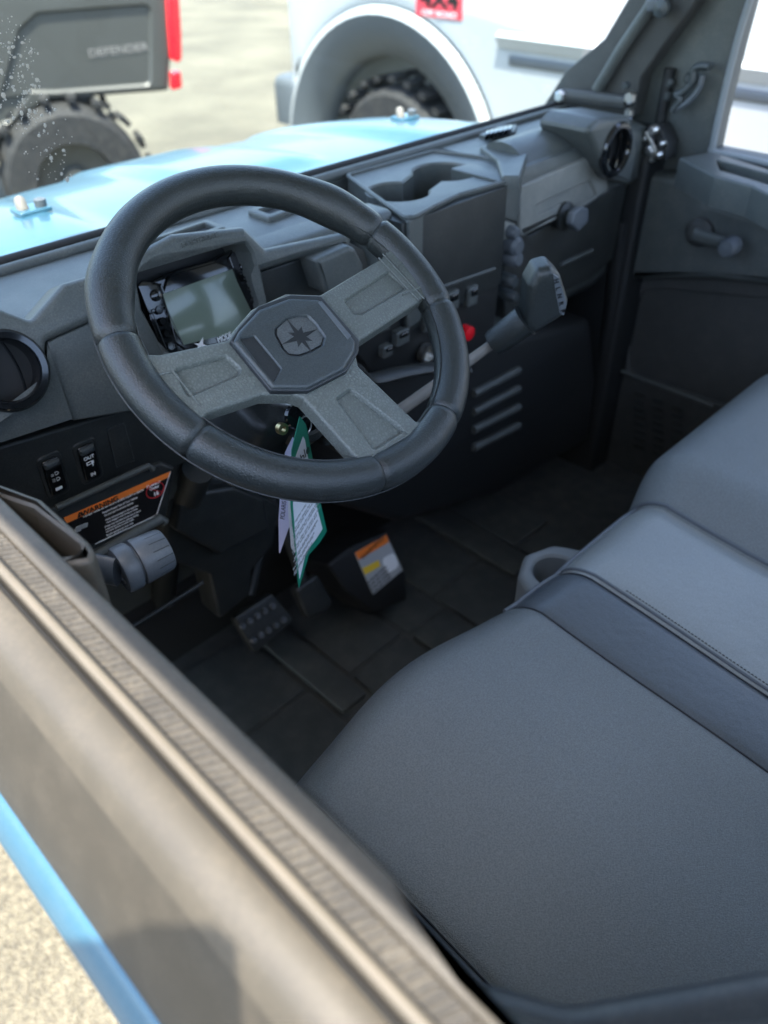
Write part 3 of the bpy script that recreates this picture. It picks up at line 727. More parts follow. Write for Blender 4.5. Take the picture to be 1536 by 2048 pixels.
# --- seat
def seat_z(x):
    z = -.700 + .018 * math.exp(-((x - .43) / .13) ** 2)
    z -= .045 * sstep(.250, .13, x)
    z += .045 * sstep(.885, .985, x) - .012 * sstep(.70, .60, x) * sstep(.50, .60, x) * 0
    z -= .03 * sstep(1.30, 1.52, x)
    z -= .004 * math.exp(-((x - .894) / .012) ** 2)
    return z
def seat_front(x):
    y = .340 + .024 * math.exp(-((x - .43) / .14) ** 2)
    y -= .03 * sstep(.26, .17, x)
    y += .015 * sstep(.88, .98, x) - .03 * sstep(1.3, 1.5, x)
    return y
SEAMS = [.249, .612, .706, .900]
def seat_pt(x, t, h=0):
    """t<1 flat part, 1..2 the rolled front, 2..3 the drop"""
    zf = seat_z(x); yf = seat_front(x); r = .062; yb = -.30
    g_ = 0
    for s in SEAMS: g_ += .0030 * math.exp(-((x - s) / .005) ** 2)
    for s in SEAMS: g_ += .002 * math.exp(-((x - s) / .02) ** 2)
    if t <= 1:
        y = yb + (yf - yb) * t; z = zf + .012 * sstep(.3, 1, t) * 0; n = Vector((0, 0, 1))
        z += .004 * math.sin(x * 23) * math.sin(y * 17) * .5 - .10 * (yf - y)
        p = Vector((x, y, z))
    elif t <= 2:
        A = (t - 1) * R(88); p = Vector((x, yf + r * math.sin(A), zf - r * (1 - math.cos(A)))); n = Vector((0, math.sin(A), math.cos(A)))
    else:
        p = Vector((x, yf + r - .01 * (t - 2), zf - r - .09 * (t - 2))); n = Vector((0, 1, 0))
    return p + n * (h - g_)
xs = set([.128 + (1.50 - .128) * k / 150 for k in range(151)])
for s_ in SEAMS: xs |= {s_ + dx for dx in (-.02, -.012, -.008, -.005, -.003, -.0015, 0, .0015, .003, .005, .008, .012, .02)}
xs = sorted(xs); ts = [k / 30 for k in range(31)] + [1 + k / 14 for k in range(1, 15)] + [2.5, 3]
cols = [(-1, .249, 'strip'), (.249, .612, 'cloth'), (.612, .706, 'strip'), (.706, .900, 'mid'), (.9, 3, 'cloth')]
cush = None
for i_, (lo, hi, mm) in enumerate(cols):
    X = [x for x in xs if lo - 1e-6 <= x <= hi + 1e-6]; d = MB(); V = [seat_pt(x, t) for x in X for t in ts]; nt_ = len(ts)
    F = [[i * nt_ + j, (i + 1) * nt_ + j, (i + 1) * nt_ + j + 1, i * nt_ + j + 1] for i in range(len(X) - 1) for j in range(nt_ - 1)]
    # close underneath
    nV = len(V); V += [Vector((x, -.3, -.80)) for x in X] + [Vector((x, seat_front(x) + .04, -.84)) for x in X]; n = len(X)
    for i in range(n - 1):
        F.append([i * nt_, nV + i, nV + i + 1, (i + 1) * nt_]); F.append([nV + i, nV + n + i, nV + n + i + 1, nV + i + 1])
        F.append([nV + n + i, i * nt_ + nt_ - 1, (i + 1) * nt_ + nt_ - 1, nV + n + i + 1])
    F.append([j for j in range(nt_)] + [nV + n, nV]); F.append([nV + n - 1, nV + 2 * n - 1] + [(n - 1) * nt_ + j for j in range(nt_ - 1, -1, -1)])
    d.add(V, F, M[mm])
    if i_ == 1: pass
    if cush is None: cush = d.build('bench_seat', U, ang=45, label='grey vinyl bench seat')
    else: d.build('seat_panel', cush, ang=45)
def seam(x, r, m, h=.0, t1=2, dash=False, name='seat_stitching'):
    d = MB(); p = [seat_pt(x, k / 40 * t1, h) for k in range(41)]
    d.tube(p, r, m, seg=8)
    return d
for s_ in SEAMS[:3]: seam(s_, .0011, M['thread'], .0006).build('seat_seam', cush)
seam(.713, .0022, M['pipe'], .0005).build('seat_piping', cush)
seam(.905, .003, M['pipe'], .0).build('seat_piping', cush)
def stitch(x, lo, hi):
    d = MB(); n = int((hi - lo) / .0045)
    for k in range(n):
        y = lo + (hi - lo) * k / n; t = (y + .3) / (seat_front(x) + .3)
        a_, b_ = seat_pt(x, t, .0004), seat_pt(x, t + .0029 / (seat_front(x) + .3), .0004); d.tube([a_, (a_ + b_) / 2 + Vector((0, 0, .0003)), b_], .0006, M['thread'], seg=5)
    return d
stitch(.719, -.1, .30).build('seat_stitching', cush)
d = MB(); d.tube([seat_pt(x / 100, 1.62, .001) for x in range(60, 91, 2)], .0032, M['pipe'], seg=10); d.build('seat_piping', cush)
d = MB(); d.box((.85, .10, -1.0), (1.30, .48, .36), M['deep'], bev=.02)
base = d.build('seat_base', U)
d = MB(); C = FZ(-.80)
oc = (.782, .435)
d.plate(C, [(.62, .34), (.70, .40), (.735, .47), (.78, .492), (.83, .475), (.86, .42), (.86, .34)], .08, M['grey'], ch=.010, r=.02, holes=[(circ(oc, .034, 36), .06, 0, .004)], floor=M['deep'])
d.build('seat_cup_holder', base)
d = MB(); 
d.plate(Fr((0, -.30, -.45), (1, 0, 0), (0, -.2, .98)), [(.20, -.32), (1.5, -.32), (1.5, .20), (.20, .20)], .10, M['cloth'], ch=.03, r=.04); d.build('seat_back', U)

# --- driver door
ZS = -.345
Y0, Y1 = -.03, 1.02
d = MB()
pr = [(.1068, -.358), (.1065, -.352), (.0945, -.352), (.0935, -.345), (.0860, -.345), (.0845, -.372), (.0825, -.372), (.0815, -.347), (.076, -.345), (.064, -.347), (.058, -.353), (.044, -.40), (.0245, -.467), (.0245, -.470), (.013, -.486), (.016, -.50), (.045, -.58), (.060, -.85), (.075, -1.05), (.100, -1.05), (.106, -.85), (.1068, -.5)]
d.profy(pr, Y0, Y1, M['skin'])
door = d.build('driver_door', U, ang=50, label='dusty driver door with blue lower stripe')
d = MB(); d.plate(FZ(-.3440), [(.1069, 1.02), (.1069, -.03), (.1075, -.03), (.1085, .03), (.113, .070), (.1235, .122), (.1235, 1.02)], .62, M['sill'], ch=.0035, r=.01); d.build('sill_trim', door, ang=50)
d = MB()   # ribbed strip
V = []; F = []; n = 1200
for k in range(n + 1):
    y = Y0 + .002 + (Y1 - Y0 - .004) * k / n; hgt = .0022 * (math.sin(k * 2 * math.pi / 6.5) > .0); V += [(.1062, y, -.3475 + hgt * .6), (.0950, y + .004, -.3465 + hgt)]
for k in range(n): F.append([2 * k, 2 * k + 1, 2 * k + 3, 2 * k + 2])
d.add(V, F, M['rubber']); d.build('weather_strip', door, recalc=False)
d = MB(); d.tube([(.0895, Y0 + .004, -.3435), (.0895, .55, -.3435), (.0895, .70, -.3435), (.088, .76, -.346), (.086, .80, -.356)], .0032, M['bead'], seg=12); d.tube([(.0930, Y0, -.3445), (.0930, Y1, -.3445)], .0015, M['black'], seg=8)
d.build('window_seal', door)
d = MB(); d.tube([(.0838, Y0, -.350), (.0838, .78, -.350)], .0017, M['black'], seg=8); d.build('window_slot', door)
d = MB(); pr = [(.0812, -.3455), (.076, -.3435), (.064, -.3455), (.0575, -.352), (.0525, -.367), (.060, -.375), (.0812, -.36)]
d.profy(pr, Y0 + .001, Y1, M['sill']); d.build('door_shoulder', door, ang=60)
d = MB(); pr = [(.0262, -.464), (.0232, -.4655), (.0108, -.4835), (.0106, -.490), (.017, -.500), (.028, -.485)]
d.profy(pr, Y0 - .2, Y1, M['blue']); d.build('blue_stripe', door, ang=60)

# pull cup on the inner side
d = MB(); C = FZ(-.352)
o_ = C.pts([(-160, 905), (0, 966), (82, 994), (176, 1080), (190, 1100), (186, 1118), (128, 1126), (95, 1115), (-30, 990), (-200, 900)])
i_ = C.pts([(-60, 985), (0, 992), (66, 1018), (150, 1090), (146, 1098), (118, 1100), (0, 1010)])
o_ = [(.128, .40), (.128, .90), (.178, .90), (.196, .86), (.196, .70), (.190, .535), (.176, .478), (.158, .445), (.140, .44)]
d.plate(C, C.pts([(-160, 905), (0, 966), (82, 996), (178, 1082), (190, 1102), (184, 1122), (120, 1132), (70, 1095), (-40, 1000), (-200, 880)]), .10, M['sill'], ch=.004, r=.006,
        holes=[(C.pts([(-150, 925), (0, 990), (66, 1012), (160, 1084), (163, 1096), (150, 1108), (118, 1112), (88, 1096), (-20, 1006), (-120, 940)]), .075, .004, .002)], floor=M['dark'])
d.build('pull_cup', door)
# window crank with knob
d = MB(); kA = Vector(FX(.17).w(FX(.17).px(215, 1145))); kc_ = Vector(FX(.19).w(FX(.19).px(228, 1143)))
kend = FY(.50).w(FY(.50).px(300, 1118)); ax_ = Vector((1, -.10, .02)).normalized()
c0_ = Vector(FY(.520).w(FY(.520).px(243, 1140)))
d.tube([c0_ - ax_ * .05 + Vector((0, .06, .01)), c0_ - ax_ * .004], [.015, .016], M['knob'], sx=.5)
crk = d.build('window_crank', door)
d = MB()
d.lathe(c0_, ax_, [(.0001, .0), (.012, 0), (.013, -.002), (.0205, -.002), (.0215, 0), (.0215, .010), (.0205, .0115), (.0165, .012), (.0165, .014), (.0205, .0145), (.0212, .016), (.0196, .040), (.018, .0425), (.0001, .043)], M['knob'], seg=44)
for k in range(16):
    A = 2 * math.pi * k / 16; u_ = Vector((0, math.cos(A), math.sin(A))); u_ = (u_ - ax_ * u_.dot(ax_)).normalized()
    d.tube([c0_ + ax_ * .026 + u_ * .0200, c0_ + ax_ * .041 + u_ * .0189], .0008, M['hub'], seg=6)
d.build('crank_knob', crk)
# rear jamb
d = MB()
d.tube(smooth([(.112, .09, -.43), (.128, .035, -.407), (.16, -.008, -.392), (.22, -.057, -.392), (.34, -.125, -.405)], 6), [.022] * 25, M['pill'], seg=20)
d.box((.15, -.07, -.64), (.05, .10, .5), M['pill'], bev=.02)
d.plate(FZ(-.412), [(.1075, .118), (.130, .108), (.165, .048), (.26, -.022), (.5, -.115), (.5, -.3), (.108, -.3)], .22, M['jamb'], ch=.015, r=.02)
d.build('rear_jamb', U)

# --- passenger side: door, pillar
C = FX(1.56)
d = MB()
d.plate(C, C.pts([(1262, 345), (1400, 330), (1800, 420), (1800, 1100), (1225, 1060), (1190, 900), (1215, 640)]), .05, M['pill'], ch=.004,
        holes=[(C.pts([(1262, 620), (1285, 583), (1330, 578), (1700, 612), (1700, 850), (1430, 806), (1255, 742)]), .010, .02)])
pdoor = d.build('passenger_door', U, label='charcoal passenger door with its window open')
d = MB(); Cf = FX(1.555)
d.plate(Cf, Cf.pts([(1386, -60), (1386, 12), (1328, 89), (1281, 155), (1262, 230), (1262, 346), (1421, 335), (1800, 420), (1800, 340), (1536, 322), (1424, 300), (1436, 240), (1472, 90), (1490, 22), (1512, -60)]), .045, M['dash'], ch=.004)
d.build('window_frame', pdoor)
d = MB(); Cs = FX(1.545)
d.tube(smooth([Cs.w(Cs.px(*q)) for q in ((1530, -80), (1500, 0), (1478, 70), (1450, 180), (1426, 290), (1430, 304), (1536, 328), (1760, 390))], 6), .006, M['grey'], seg=10)
d.build('window_seal', pdoor)
d = MB(); Ca = FX(1.515)
d.plate(Ca, Ca.pts([(1262, 340), (1398, 364), (1412, 402), (1500, 430), (1536, 408), (1800, 440), (1800, 600), (1420, 560), (1255, 560), (1250, 420)]), .05, M['dash'], ch=.016, r=.006, rings=4)
d.build('door_trim', pdoor)
d = MB(); Cp = FZ(-.400)
d.plate(Cp, Cp.pts([(1358, 315), (1424, 303), (1545, 340), (1700, 380), (1600, 420), (1505, 372), (1430, 352)]), .05, M['dash'], ch=.004, r=.004, holes=[(Cp.pts([(1432, 318), (1545, 350), (1620, 372), (1590, 385), (1508, 360), (1440, 340)]), .03, .003, .002)], floor=M['dark'])
d.build('pull_cup', pdoor)
d = MB(); Cc = FX(1.49); q0 = Cc.px(1392, 468); q1 = Cc.px(1472, 486)
d.lathe(Cc.w(q0, -.02), Cc.n, [(.026, 0), (.026, .012), (.018, .02), (.0001, .022)], M['pill'], seg=30)
d.tube([Cc.w(q0, .006), Cc.w(q1, .014)], [.014, .011], M['dash'], sx=.6)
ck = d.build('window_crank', pdoor)
d = MB(); d.lathe(Cc.w(q1, .006), Cc.n, [(.015, 0), (.018, .008), (.018, .028), (.014, .036), (.0001, .038)], M['knob'], seg=30); d.build('crank_knob', ck)
d = MB(); Cl = FX(1.53)
d.tube(smooth([Cl.w(Cl.px(*q)) for q in ((1345, 222), (1362, 200), (1352, 190), (1366, 185), (1385, 165), (1388, 140), (1402, 132), (1420, 134))], 5), .007, M['hub'], seg=10)
d.tube(smooth([Cl.w(Cl.px(*q)) for q in ((1345, 222), (1375, 205), (1398, 178), (1405, 150))], 5), .005, M['knob'], seg=8)
for (u, v) in ((1330, 167), (1326, 194), (1372, 158)): d.lathe(Cl.w(Cl.px(u, v), -.02), Cl.n, [(.010, 0), (.010, .01), (.006, .014), (.0001, .014)], M['hub'], seg=16)
d.build('latch_lever', pdoor)
d = MB(); Cl = FX(1.50)
d.plate(Cl, Cl.pts([(1288, 258), (1318, 250), (1336, 290), (1330, 322), (1296, 322)]), .04, M['deep'], ch=.003)
for (u, v, r_) in ((1311, 258, .009), (1305, 300, .011), (1320, 308, .008), (1296, 275, .006), (1328, 285, .006), (1308, 318, .005)):
    d.lathe(Cl.w(Cl.px(u, v), 0), Cl.n, [(r_, 0), (r_, .010), (r_ * .5, .016), (.0001, .016)], M['zinc'], seg=12)
d.tube([Cl.w(Cl.px(1298, 262), .01), Cl.w(Cl.px(1318, 300), .012)], .004, M['zinc'])
d.build('door_latch', pdoor)
d = MB(); Cg = FX(1.548)
d.tube([Cg.w(Cg.px(*q)) for q in ((1243, 742), (1425, 812))], .004, M['dash'])
d.build('speaker_rail', pdoor)
for i in range(3):
    s = MB()
    for j in range(8):
        u = 1268 + i * 38; v = 786 + i * 14 + j * 15
        s.tube([Cg.w(Cg.px(u, v)), Cg.w(Cg.px(u + 22, v + 8))], .0028, M['dark'], seg=6)
    s.build('speaker_grille', pdoor)
# A pillar + cage
d = MB(); C = FX(1.515)
d.plate(C, C.pts([(1300, -80), (1254, 0), (1208, 78), (1132, 140), (1100, 190), (1068, 238), (1180, 238), (1264, 232), (1276, 180), (1281, 155), (1328, 89), (1386, 12), (1440, -80)]), .05, M['pill'], ch=.004)
ap = d.build('windshield_pillar', U)
d = MB(); Ct = FX(1.50)
d.tube([Ct.w(Ct.px(*q)) for q in ((1350, -80), (1297, 19), (1245, 95), (1194, 180))], .011, M['dash'], seg=12); d.build('pillar_rib', ap)
d = MB(); d.tube([Ct.w(Ct.px(*q), .008) for q in ((1130, 190), (1190, 196), (1256, 205))], .013, M['pill'], seg=10, sx=.6)
d.build('check_strap', ap)
d = MB()
for (u, v, r_) in ((1130, 190, .012), (1270, 192, .012), (1268, 222, .009), (1262, 168, .007), (1276, 262, .008)):
    d = MB(); d.lathe(Ct.w(Ct.px(u, v), .012), Ct.n, [(r_, 0), (r_, .008), (r_ * .7, .012), (.0001, .012)], M['zinc'] if v > 185 else M['hub'], seg=6); d.build('hinge_bolt', ap)
d = MB(); d.lathe(Ct.w(Ct.px(1332, 15), .01), Ct.n, [(.014, 0), (.014, .01), (.0001, .014)], M['hub'], seg=16)
d.plate(Ct.up(.015), Ct.pts([(1300, 0), (1326, -6), (1322, 18), (1302, 24)]), .02, M['knob'], ch=.003)
d.build('pillar_clip', ap)
d = MB(); d.tube([(1.50, .82, -.55), (1.505, .81, -.70), (1.52, .80, -1.15)], .022, M['deep']); d.tube([(1.545, .80, -.28), (1.545, .80, -1.1)], .010, M['deep']); d.build('hinge_post', U)

# --- windshield, roof
d = MB(); g0 = Vector((0, 1.012, -.362)); g1 = Vector((0, .86, .27))
GF = Fr(g0, (1, 0, 0), g1 - g0)
hgt = (g1 - g0).length
d.plate(GF, [(.10, .0), (1.55, .0), (1.50, hgt), (.15, hgt)], .004, M['glass'], ch=.0005, rings=1)
ws = d.build('windshield', U)
d = MB(); rs = random.Random(5)
for k in range(330):
    if k < 250: u = rs.gauss(40, 34); v = rs.uniform(30, 260); ok = (u < 30 + (v - 30) * .62 if v < 160 else u < 122 - (v - 160) * .7)
    else: u = rs.gauss(95, 30); v = rs.uniform(215, 360); ok = 40 < u < 165
    if not ok or u < -10: continue
    q = GF.px(u, v, .0007); r_ = .0004 + .0018 * rs.random() ** 6
    a_ = rs.uniform(.6, 1.6); d.plate(GF, [(q[0] + r_ * math.cos(t) * (1 + .3 * rs.random()), q[1] + a_ * r_ * math.sin(t) * (1 + .3 * rs.random())) for t in [k_ * math.pi / 4 for k_ in range(8)]], .0006, M['mud'], ch=.0001, rings=1, h=.0006)
d.build('mud_specks', ws, kind='stuff')
d = MB(); d.tube([(.05, 1.012, -.366), (1.52, 1.012, -.366)], .0085, M['black'], seg=12); d.build('windshield_gasket', ws)
d = MB(); d.plate(FZ(.32), [(-.060, -.50), (1.66, -.50), (1.66, .88), (1.50, .94), (.10, .94), (-.060, .88)], .05, M['headliner'], ch=.015, r=.04); roof = d.build('roof', U)
d = MB(); d.tube([(.12, 1.0, -.40), (.17, .90, .27)], .026, M['pill'], seg=16)
d.build('windshield_pillar', U)
for x in (.14, 1.55): d = MB(); d.tube([(x, -.55, -1.1), (x, -.45, .27)], .026, M['pill'], seg=16); d.build('rear_pillar', U)
# --- hood
d = MB(); V = []; F = []; nx, ny = 60, 40
def hood(x, y):
    s = (y - 1.02) / .62; z = -.384 - .022 * s - .065 * max(0, s) ** 2.6
    xc = (x - .85) / .78; z -= .05 * abs(xc) ** 3
    z += .014 * sstep(.30, .36, abs(x - .85)) - .014 * sstep(.50, .60, abs(x - .85))
    z += .010 * sstep(.13, .10, abs(x - .85)) * sstep(1.1, 1.18, y)
    return z
for j in range(ny + 1):
    for i in range(nx + 1):
        s = j / ny; y = 1.022 + .62 * s; x = .85 + (i / nx - .5) * 2 * (.78 - .10 * s * s); V.append((x, y - .18 * abs((x - .85) / .78) ** 3 * s, hood(x, y)))
for j in range(ny):
    for i in range(nx): a_ = j * (nx + 1) + i; F.append([a_, a_ + 1, a_ + nx + 2, a_ + nx + 1])
nb = len(V)
V += [(v[0], v[1], v[2] - .03) for v in V]
F += [[b + nb for b in f[::-1]] for f in F]
edge = [i for i in range(nx + 1)] + [(j + 1) * (nx + 1) + nx for j in range(ny)] + [ny * (nx + 1) + i for i in range(nx - 1, -1, -1)] + [j * (nx + 1) for j in range(ny - 1, 0, -1)]
for k in range(len(edge)): a_, b_ = edge[k], edge[(k + 1) % len(edge)]; F.append([b_, a_, a_ + nb, b_ + nb])
d.add(V, F, M['blue']); hd = d.build('hood', U, ang=40)
for (u, v) in ((66, 432), (810, 240)):
    fr = FZ(-.395); q = fr.px(u, v); o = Vector((q[0], q[1], hood(*q)))
    s = MB(); s.box(o + Vector((0, 0, .003)), (.05, .04, .006), M['blue'], bev=.003); s.lathe(o + Vector((-.012, 0, .004)), (0, .3, 1), [(.009, 0), (.008, .016), (.005, .020), (.0001, .021)], M['steel'], seg=14)
    s.lathe(o + Vector((.014, -.006, .004)), (0, 0, 1), [(.009, 0), (.009, .012), (.0001, .015)], M['knob'], seg=14); s.build('hood_latch', hd)
d = MB(); d.text('RANGER', .05, Fr((1.13, 1.33, hood(1.13, 1.33) + .004), (.98, -.2, -.02), (.2, .98, -.1)), (0, 0), 0, M['truck']); 
# front body and wheels
d = MB(); d.box((.85, 1.35, -.72), (1.2, .56, .52), M['deep'], bev=.05); d.box((.85, 1.66, -.75), (1.3, .12, .5), M['dark'], bev=.04); d.build('front_body', U)
def tyre(mb, c, axis, R0, w, seg=28):
    mb.lathe(c, axis, [(R0 * .55, -w / 2), (R0 * .9, -w / 2), (R0 * .98, -w * .38), (R0, -w * .2), (R0, w * .2), (R0 * .98, w * .38), (R0 * .9, w / 2), (R0 * .55, w / 2)], M['tyre'], seg=64)
    ax = Vector(axis).normalized(); u = Vector((0, 0, 1)); u = (u - ax * u.dot(ax)).normalized(); v = ax.cross(u)
    for k in range(seg):
        A = 2 * math.pi * k / seg
        for sgn in (-1, 1):
            B = A + (.5 * 2 * math.pi / seg if sgn > 0 else 0); dr = u * math.cos(B) + v * math.sin(B); tg = -u * math.sin(B) + v * math.cos(B)
            m3 = Matrix((ax, tg, dr)).transposed(); mb.box(Vector(c) + dr * (R0 + .006) + ax * sgn * w * .25, (w * .44, R0 * .11, .03), M['tyre'], rot=m3, bev=.006)
for x in (.16, 1.54):
    d = MB(); tyre(d, (x, 1.62, -H + .34), (1, 0, 0), .32, .22); t_ = d.build('front_wheel', U, ang=30)
    d = MB(); d.lathe((x, 1.62, -H + .34), (1, 0, 0), [(.0001, -.08), (.10, -.08), (.17, -.06), (.18, -.11), (.18, .11), (.17, .06), (.10, .08), (.0001, .08)], M['utvblack'], seg=32); d.build('wheel_rim', t_)
for x in (.16, 1.54):
    d = MB(); tyre(d, (x, -1.05, -H + .34), (1, 0, 0), .32, .24); d.build('rear_wheel', U, ang=30)
d = MB(); d.box((.85, -.95, -.75), (1.35, .95, .35), M['blue'], bev=.03); d.box((.85, .2, -1.28), (1.2, 2.6, .1), M['deep'], bev=.02); d.build('cargo_box', U)
# unseen slab added off the roof edge, outlined to cast the door-skin shadow
d = MB(); d.plate(FZ(.235), [(-.104, .036), (-.107, .05), (-.135, .087), (-.168, .117), (-.185, .135), (-.28, .22), (-.32, .0), (-.28, -.14), (-.15, -.14), (-.128, .015)], .03, M['pill'], ch=.006)
d.tube([(-.20, -.11, .22), (-.04, -.14, .30)], .012, M['pill']); d.build('shadow_slab', U)

# --- key and tags (hang from the ignition)
CK = FY(.545); kp = CK.px(590, 832)
K = thing('ignition_key', CK.w(kp) + Vector((0, 0, H)), 'metal ignition key on a ring behind the steering wheel', 'key')
d = MB(); o = CK.w(kp); d.tube([o + Vector((0, 0, .012)), o + Vector((0, .04, .0))], .004, M['zinc']); d.lathe(o, (0, -1, .3), [(.0001, .004), (.012, .004), (.013, 0), (.0001, 0)], M['gloss'], seg=20); d.build('key_blade', K)
d = MB(); rg = [o + Vector((.006 + .009 * math.cos(t), -.006, -.012 + .011 * math.sin(t))) for t in [k * math.pi / 10 for k in range(20)]]; d.tube(rg, .0008, M['zinc'], closed=True, seg=6)
d.lathe(CK.w(CK.px(560, 856), 0), (0, -1, .2), [(.006, 0), (.006, .006), (.003, .006), (.003, 0)], M['gold'], seg=16)
d.build('key_ring', K)
def card(fr, L, m1, m2, inset, name, label, txts, bord=None):
    k = MB(); P_ = fr.pts(L); k.plate(fr, P_, .0008, m1, ch=.0002, rings=1, r=.001)
    if inset: k.plate(fr.up(.0002), fr.pts(inset), .0004, m2, ch=.0001, rings=1, r=.0008)
    for (t, s_, u, v, ro, m) in txts: k.text(t, s_, fr, fr.px(u, v), R(ro), m, h=.0005, ext=.0001)
    ob = k.build(name); ob['label'] = label; ob['category'] = 'tag'; ob['group'] = 'tags hanging from the ignition key'; return ob
TO = CK.w(kp)
T1 = Fr(TO + Vector((0, -.012, 0)), (.93, .36, 0), (0, 0, 1))
tx = [('able', .016, 606, 912, 12, M['lblack']), ('t, it', .010, 612, 936, 12, M['greyink'])]
for k in range(13): tx.append((('register today for service and care plans', 'see your dealer for complete details', 'coverage offer ends soon, ask how')[k % 3][:34 - int(abs(k - 4) * 1.8)], .0048, 610 + (k % 2) * 2 - max(0, k - 7) * 1.5, 1010 + k * 9.5, 12, M['greyink']))
card(T1, [(600, 832), (613, 850), (628, 930), (641, 1005), (654, 1062), (640, 1085), (618, 1110), (598, 1178), (590, 1090), (582, 1010), (584, 900)], M['green'], M['paper'],
     [(606, 872), (610, 880), (630, 1000), (645, 1058), (632, 1078), (612, 1104), (599, 1160), (592, 1090), (586, 1010), (587, 925)], 'key_tag', 'white card tag with green edge hanging below the steering wheel', tx)
T2 = Fr(TO + Vector((0, .004, 0)), (.60, -.80, 0), (0, 0, 1))
card(T2, [(586, 872), (592, 900), (588, 960), (580, 1050), (558, 1112), (557, 1040), (562, 960), (570, 905)], M['lilac'], M['lilac'], None, 'key_tag', 'lilac white paper tag, leftmost on the key', [('POLARIS', .007, 567, 1020, 80, M['lblack'])])
T3 = Fr(TO + Vector((0, -.004, 0)), (.72, -.69, 0), (0, 0, 1))
card(T3, [(590, 870), (596, 900), (594, 1000), (592, 1060), (590, 1108), (582, 1095), (576, 1020), (580, 930)], M['paper'], M['paper'], None, 'key_tag', 'narrow white paper tag between the other two on the key', [('service', .006, 585, 1040, 80, M['greyink'])])

# ------------------------------------------------------------------ black utility vehicle parked ahead
Bv = thing('utility_vehicle', (1.9, 4.6, 0), 'black utility vehicle with red taillight parked ahead of the blue hood', 'utility vehicle')
A0 = Vector((2.47, 4.18, 0)); ex = Vector((.94, -.34, 0)).normalized(); ey = Vector((0, 0, 1))
TF = Fr(A0, ex, ey)   # bed side plane, x=0 at the rear corner; the vehicle points to -x
fwd = -TF.n
m3 = Matrix((ex, fwd, Vector((0, 0, 1)))).transposed()
d = MB()
d.plate(TF, TF.pts([(-400, 250), (40, 190), (100, 200), (338, 182), (352, -60), (-400, -60)]), 1.35, M['utvblack'], ch=.02, r=.02,
        holes=[(TF.pts([(-200, 330), (0, 205), (40, 60), (75, 28), (300, 10), (300, 168), (110, 182), (60, 182), (20, 240)]), .015, .03, .01)])
bb = d.build('cargo_box', Bv)
d = MB(); d.text('DEFENDER', .050, TF, TF.px(238, 101), R(2), M['silver'], h=-.010, sx=1.25); d.build('lettering', bb)
for LL in ([(332, -30), (357, -30), (363, 60), (364, 118), (358, 126), (342, 120), (337, 60)], [(343, 146), (362, 142), (365, 176), (344, 182)]):
    d = MB(); L_ = TF.up(.03); d.plate(L_, L_.pts(LL), .05, M['redlens'], ch=.008, r=.012); d.build('tail_light', Bv)
def wheel_at(c, name):
    d = MB(); tyre(d, c, TF.n, .37, .27, 20); w_ = d.build(name, Bv, ang=30)
    d = MB(); d.lathe(Vector(c) + TF.n * .05, TF.n, [(.21, .06), (.20, .07), (.19, .02), (.08, .0), (.06, .05), (.0001, .05)], M['utvblack'], seg=28); d.build('wheel_rim', w_)
zc = -H + .37; r0 = ray(150, 352); pw = TF.O + ex * TF.px(150, 352)[0]
for q, nm in ((pw, 'rear_wheel'), (pw - ex * 2.0, 'front_wheel')):
    wheel_at((q.x, q.y, zc) if True else 0, nm); wheel_at((q.x + fwd.x * 1.15, q.y + fwd.y * 1.15, zc), nm)
cc = A0 - ex * 2.1 + fwd * .7
d = MB(); d.box((cc.x, cc.y, -.80), (1.5, 1.4, .75), M['utvblack'], rot=m3, bev=.06); d.box((cc.x, cc.y, .25), (1.35, 1.3, .06), M['utvblack'], rot=m3, bev=.02)
for sx_ in (-.62, .62):
    for sy_ in (-.55, .55): q = cc + ex * sx_ + fwd * sy_; d.tube([(q.x, q.y, -.6), (q.x, q.y, .25)], .03, M['utvblack'])
d.build('cab', Bv)
cc = A0 - ex * 1.9 + fwd * .8; d = MB(); d.box((cc.x, cc.y, -1.08), (2.4, .7, .2), M['deep'], rot=m3, bev=.04); d.build('chassis', Bv)

# ------------------------------------------------------------------ white pickup
Tk = thing('pickup_truck', (3.9, 1.2, 0), 'white pickup truck with red bedside decal beyond the hood', 'pickup truck')
TX = 3.04; C = FX(TX)
ac = (-3.04, -1.20); Ra = .70
body = [(-3.60, -1.05), (-3.68, -.80), (-3.66, -.30)]
Pn = [(2.6, -1.15)]
Pn += [(-(3.04 - Ra * math.cos(R(t))), -1.20 + Ra * math.sin(R(t))) for t in range(176, 3, -8)][::-1]
# outline in (ex=-y) coordinates, going round
arch = [(ac[0] + Ra * math.cos(R(t)), ac[1] + Ra * math.sin(R(t))) for t in range(4, 177, 6)]
Pn = [(-3.74, -1.10)] + [(-3.80, -.85), (-3.79, -.42), (-3.70, -.22), (2.6, -.22), (2.6, -1.15)] + arch
d = MB(); d.plate(C, Pn, 1.7, M['truck'], ch=.09, rings=5)
tb = d.build('body', Tk, ang=50)
d = MB()  # wheel arch flare: bright lip then grey inner
V = []; F = []; n = 30; prof_ = [(Ra + .045, .0), (Ra + .036, .03), (Ra + .012, .036), (Ra - .02, .028), (Ra - .16, -.02), (Ra - .18, -.12)]
for k in range(n + 1):
    t = R(-2 + 184 * k / n)
    for (r_, h_) in prof_: V.append(C.w((ac[0] + r_ * math.cos(t), ac[1] + r_ * math.sin(t)), h_))
m_ = len(prof_)
for k in range(n):
    for j in range(m_ - 1): F.append([k * m_ + j, (k + 1) * m_ + j, (k + 1) * m_ + j + 1, k * m_ + j + 1])
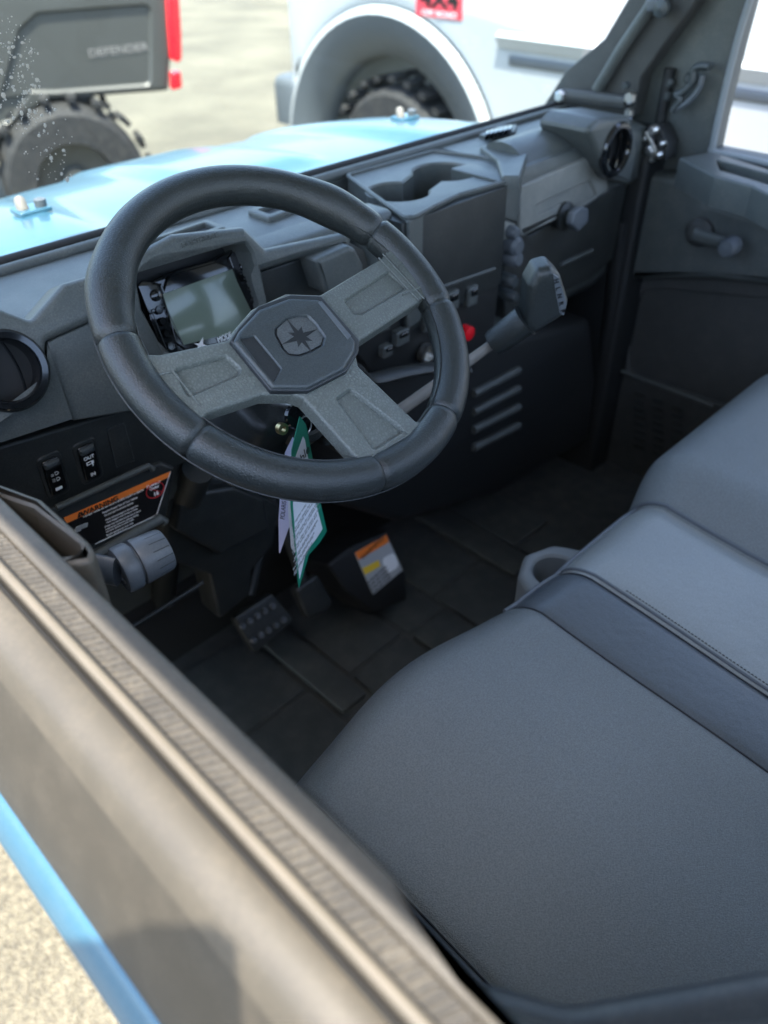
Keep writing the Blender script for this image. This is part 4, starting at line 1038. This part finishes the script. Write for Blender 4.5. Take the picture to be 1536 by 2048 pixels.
d.add(V, [f for i, f in enumerate(F) if i % (m_ - 1) < 2], M['truck']); d.add(V, [f for i, f in enumerate(F) if i % (m_ - 1) >= 2], M['truckgrey'])
d.build('fender_flare', Tk, ang=60, recalc=False)
d = MB(); d.profy([(TX - .01, -.50), (TX - .035, -.515), (TX - .01, -.56)], -2.5, 2.36, M['truck']); d.tube([(TX - .004, -2.5, -.60), (TX - .004, 2.30, -.60)], .02, M['truckgrey'], sx=.3); d.build('side_crease', Tk)
d = MB(); q = C.px(880, 12); d.plate(C.up(.004), [(q[0] - .14, q[1] - .045), (q[0] + .13, q[1] - .045), (q[0] + .13, q[1] + .05), (q[0] - .14, q[1] + .05)], .006, M['decal'], ch=.001); d.text('4X4', .085, C, (q[0], q[1] + .022), 0, M['lblack'], h=.006, sx=1.5, bold=.003)
d.text('OFF ROAD', .03, C, (q[0], q[1] - .03), 0, M['white'], h=.006, sx=1.4)
d.build('side_decal', Tk, label='red and white bedside decal')
for y in (3.04, -.6):
    d = MB(); tyre(d, (TX + .16, y, -H + .42), (1, 0, 0), .40, .26, 26); tw = d.build('wheel', Tk, ang=30)
    d = MB(); d.lathe((TX + .05, y, -H + .42), (-1, 0, 0), [(.24, 0), (.24, .02), (.20, .0), (.19, -.05), (.08, -.02), (.07, .02), (.0001, .03)], M['steel'], seg=32); d.build('rim', tw)
d = MB(); d.box((TX + .85, 3.80, -.95), (1.75, .22, .24), M['truckgrey'], bev=.05); d.build('rear_bumper', Tk)
d = MB(); d.box((TX + .24, 3.80, -.50), (.10, .06, .32), M['redlens'], bev=.02); d.build('tail_light', Tk)
d = MB(); d.plate(FX(TX + .08), [(-1.7, -.24), (2.4, -.24), (1.9, .42), (-1.4, .42)], 1.5, M['truck'], ch=.08, r=.1); cb = d.build('cab', Tk)
for (x0, x1) in ((-1.35, -.30), (-.15, .95)):
    d = MB(); d.plate(FX(TX + .076), [(x0, -.12), (x1, -.12), (x1 - .05, .34), (x0 + .1, .34)], .01, M['gloss'], ch=.004, r=.04); d.build('window', cb)
